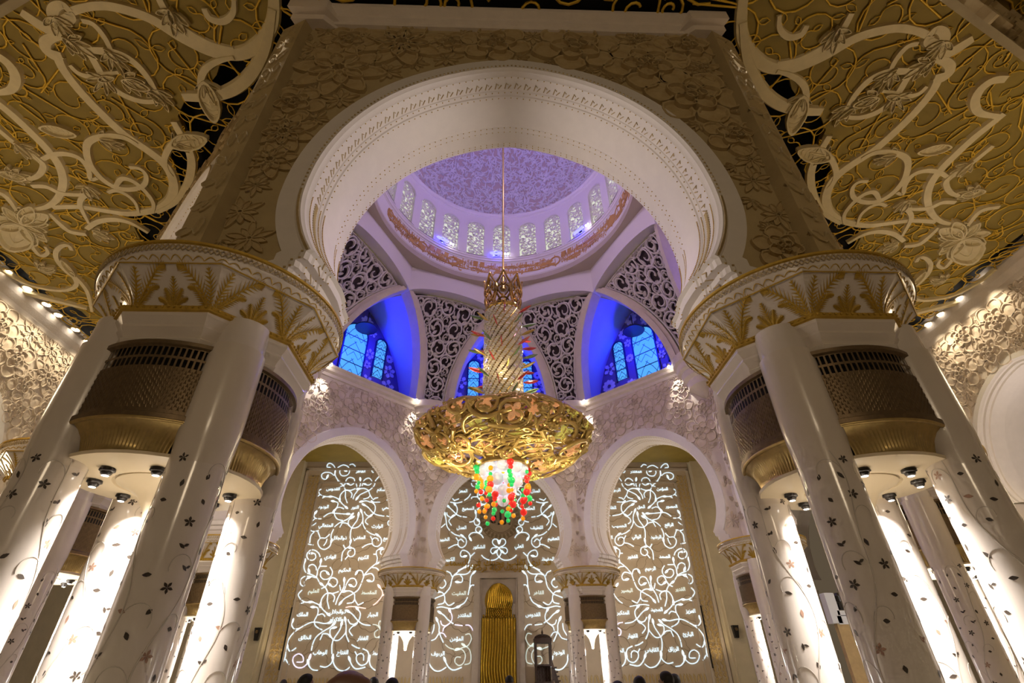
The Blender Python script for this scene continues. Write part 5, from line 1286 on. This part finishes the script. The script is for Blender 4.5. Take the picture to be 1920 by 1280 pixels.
# chandelier light, plus fill added under the bowl
light('POINT', 'chandelier_light_fill', (OX, OY, E + 13.6), 1500, (1., .82, .55), shadow_soft_size=.9)
light('POINT', 'chandelier_light_fill', (OX, OY, E + 10.2), 2200, (1., .84, .60), shadow_soft_size=.9)
for a in range(6): light('POINT', 'chandelier_light_fill', (OX + 3.6 * math.cos(a * PI / 3), OY + 3.6 * math.sin(a * PI / 3), E + 10.3), 150, (1., .82, .5), shadow_soft_size=.2)  # unseen points added beneath the bowl to brighten its gold
for a in range(6): light('POINT', 'chandelier_light_fill', (OX + 2.2 * math.cos(a * PI / 3 + .5), OY + 2.2 * math.sin(a * PI / 3 + .5), E + 20.5 - a * .8), 45, (1., .86, .62), shadow_soft_size=.15)
# unseen fill lights added to brighten the hall; the spots wash the border
for s in (-1, 1):
    light('POINT', 'hall_fill_wash', (s * 15, 51.5, E + 11), 1050, (1., .80, .56), shadow_soft_size=2.0)
    light('POINT', 'hall_fill_wash', (s * 26, 24, E + 8), 700, (1., .80, .52), shadow_soft_size=1.2)
    light('POINT', 'hall_fill_wash', (s * 23, 13, E + 10.5), 950, (1., .76, .48), shadow_soft_size=1.2)
    light('SPOT', 'hall_fill_wash', (s * 22.2, YQ - 1.0, E + 1), 300, (1., .80, .45), (s * 22.2, YQ, E + 12), spot_size=R_(70), spot_blend=.8, shadow_soft_size=.3)

light('POINT', 'hall_fill_wash', (0, -17, E + 13), 2400, (1., .78, .52), shadow_soft_size=2.0)  # unseen fill behind the camera, in place of the next dome's chandelier
w = bpy.data.worlds.new('world'); SC.world = w; w.use_nodes = True
w.node_tree.nodes['Background'].inputs['Color'].default_value = (1., .74, .46, 1); w.node_tree.nodes['Background'].inputs['Strength'].default_value = .10
SC.view_settings.view_transform = 'Standard'; SC.view_settings.look = 'None'; SC.view_settings.exposure = 0; SC.view_settings.gamma = 1; SC.view_settings.use_curve_mapping = False
SC.cycles.max_bounces = 4; SC.cycles.diffuse_bounces = 2; SC.cycles.glossy_bounces = 2; SC.cycles.light_sampling_threshold = .03; SC.cycles.sample_clamp_indirect = 3.0; SC.cycles.use_denoising = True; SC.cycles.use_adaptive_sampling = True; SC.cycles.adaptive_threshold = .1; SC.cycles.adaptive_min_samples = 12
SC.cycles.caustics_reflective = False; SC.cycles.caustics_refractive = False
# ------------------------------------------------------------------ people
def skin_mesh(name, joints, edges, mt, sub=2, root=0):
    me = bpy.data.meshes.new(name); me.from_pydata([j[:3] for j in joints], edges, [])
    o = bpy.data.objects.new(name, me); COL.objects.link(o); o.modifiers.new('skin', 'SKIN'); sv = me.skin_vertices[0].data
    for i, j in enumerate(joints): sv[i].radius = (j[3], j[4] if len(j) > 4 else j[3]); sv[i].use_root = (i == root)
    s = o.modifiers.new('sub', 'SUBSURF'); s.levels = sub; s.render_levels = sub; bpy.context.view_layer.update()
    r = bpy.data.meshes.new_from_object(o.evaluated_get(bpy.context.evaluated_depsgraph_get())); r.name = name; bpy.data.objects.remove(o); bpy.data.meshes.remove(me)
    r.materials.clear(); r.materials.append(MATS[mt]); r.shade_smooth(); return r
J = [(0, 0, .96, .12, .10), (0, .01, 1.12, .125, .095), (0, .01, 1.30, .14, .10), (0, -.01, 1.45, .075, .07), (0, .0, 1.52, .052), (0, .015, 1.585, .070, .078), (0, .005, 1.655, .078, .092), (0, 0, 1.715, .058, .07)]
ED = [(i, i + 1) for i in range(7)]
for s in (-1, 1):
    b = len(J)
    J += [(s * .17, -.01, 1.42, .06), (s * .23, -.01, 1.14, .042), (s * .25, .05, .89, .028), (s * .255, .07, .82, .030, .018)]; ED += [(3, b), (b, b + 1), (b + 1, b + 2), (b + 2, b + 3)]
    for k, (dy, l) in enumerate(((-.025, .07), (-.008, .085), (.009, .08), (.024, .065))):
        c = len(J); J += [(s * .255, .075 + dy, .785, .009), (s * .25, .08 + dy * 1.1, .785 - l * .6, .008), (s * .24, .085 + dy * 1.1, .785 - l, .006)]; ED += [(b + 3, c), (c, c + 1), (c + 1, c + 2)]
    c = len(J); J += [(s * .245, .105, .815, .010), (s * .235, .12, .775, .008)]; ED += [(b + 3, c), (c, c + 1)]
    b = len(J); J += [(s * .10, 0, .88, .088), (s * .11, .01, .50, .056), (s * .115, -.02, .10, .038), (s * .12, .10, .04, .035, .025)]; ED += [(0, b), (b, b + 1), (b + 1, b + 2), (b + 2, b + 3)]
    c = len(J); J += [(s * .088, -.005, 1.63, .016, .026)]; ED += [(6, c)]
c = len(J); J += [(0, .108, 1.625, .012)]; ED += [(6, c)]
BODY = {k: skin_mesh('body', J, ED, k) for k in ('skin', 'skin_light')}
JS = [(0, 0, .92, .15, .125), (0, .01, 1.12, .145, .118), (0, .01, 1.30, .16, .122), (0, -.01, 1.43, .10, .09), (0, 0, 1.475, .062)]; ES = [(i, i + 1) for i in range(4)]
for s in (-1, 1): b = len(JS); JS += [(s * .17, -.01, 1.41, .078), (s * .23, -.01, 1.14, .060), (s * .25, .045, .91, .045)]; ES += [(3, b), (b, b + 1), (b + 1, b + 2)]
JT = [(0, 0, .98, .14, .115)]; ET = []
for s in (-1, 1): b = len(JT); JT += [(s * .10, 0, .86, .105), (s * .11, .01, .50, .078), (s * .115, -.02, .09, .066)]; ET += [(0, b), (b, b + 1), (b + 1, b + 2)]
SHIRT = {k: skin_mesh('shirt', JS, ES, k) for k in ('cloth_dark', 'cloth_blue', 'cloth_white', 'cloth_maroon', 'cloth_grey')}; TROU = skin_mesh('trousers', JT, ET, 'cloth_dark')
hm = MB(); n = 20; rows = []
for i in range(n + 1):
    a = 2 * PI * i / n; fr = max(0, math.sin(a)); lo = .62 - .46 * fr ** 1.5; rows.append([(.096 * math.sin(t) * math.cos(a), -.008 + .112 * math.sin(t) * math.sin(a), 1.655 + .108 * math.cos(t) + .004) for t in [PI * lo * j / 9 for j in range(10)]])
hm.loft(rows); HAIR = mesh('hair', hm, 'hair', True)
sc = MB(); rows = []
for i in range(n + 1):
    a = 2 * PI * i / n; rows.append([(r * math.cos(a), -.01 + r * 1.1 * math.sin(a), z) for r, z in ((.098, 1.70), (.112, 1.66), (.115, 1.60), (.11, 1.54), (.15, 1.47), (.22, 1.40))])
sc.loft(rows); SCARF = mesh('headscarf', sc, 'cloth_blue', True)
ey = MB(); ey.sphere((0, 0, 0), .012, 8, 5); EYE = mesh('eye', ey, 'hair', True)
ZTOP = max(v.co.z for v in BODY['skin'].vertices)
def person(px, py, L, rz, label, skin='skin', hair=True, shirt='cloth_dark', scarf=False):
    d = ray(px, py); h = math.hypot(d.x, d.y); x, y = CX + d.x / h * L, d.y / h * L; top = E + d.z / h * L
    p = empty('person', (x, y, 0), label, 'person', rz=rz); k = top / (1.767 if hair else ZTOP); p.scale = (k, k, k)
    obj('body', BODY[skin], None, p); obj('shirt', SHIRT[shirt], None, p); obj('trousers', TROU, None, p)
    for s in (-1, 1): o = obj('eye', EYE, None, p); o.location = (s * .032, .088, 1.645)
    if hair: obj('hair', HAIR, None, p)
    if scarf: obj('headscarf', SCARF, None, p)
person(657, 1255, 2.45, .35, 'bald dark skinned person close to the camera, seen from behind below the left luminous panel', hair=False)
person(578, 1262, 8.6, -1.2, 'person with short black hair in profile, just left of the bald head', 'skin_light', shirt='cloth_grey')
person(533, 1273, 17, .2, 'small distant person at the far left under the left luminous panel', shirt='cloth_maroon')
person(702, 1268, 12.5, 0, 'person with black hair between the bald head and the left free column', shirt='cloth_dark')
person(736, 1269, 8.2, .3, 'person wearing a bright blue headscarf in front of the left free column', shirt='cloth_blue', scarf=True)
person(955, 1265, 15, 0, 'distant dark haired person standing before the golden niche', shirt='cloth_dark')
person(1157, 1275, 7.8, .1, 'person whose black hair just shows beside the right free column', shirt='cloth_dark')
person(1197, 1266, 9.3, 0, 'dark haired person seen from behind, second from the right free column', shirt='cloth_maroon')
person(1246, 1257, 9.2, .9, 'taller dark haired person turned aside under the right luminous panel', 'skin_light', shirt='cloth_dark')
person(1263, 1262, 11.5, .2, 'person in a white shirt half hidden behind the taller one at right', shirt='cloth_white')
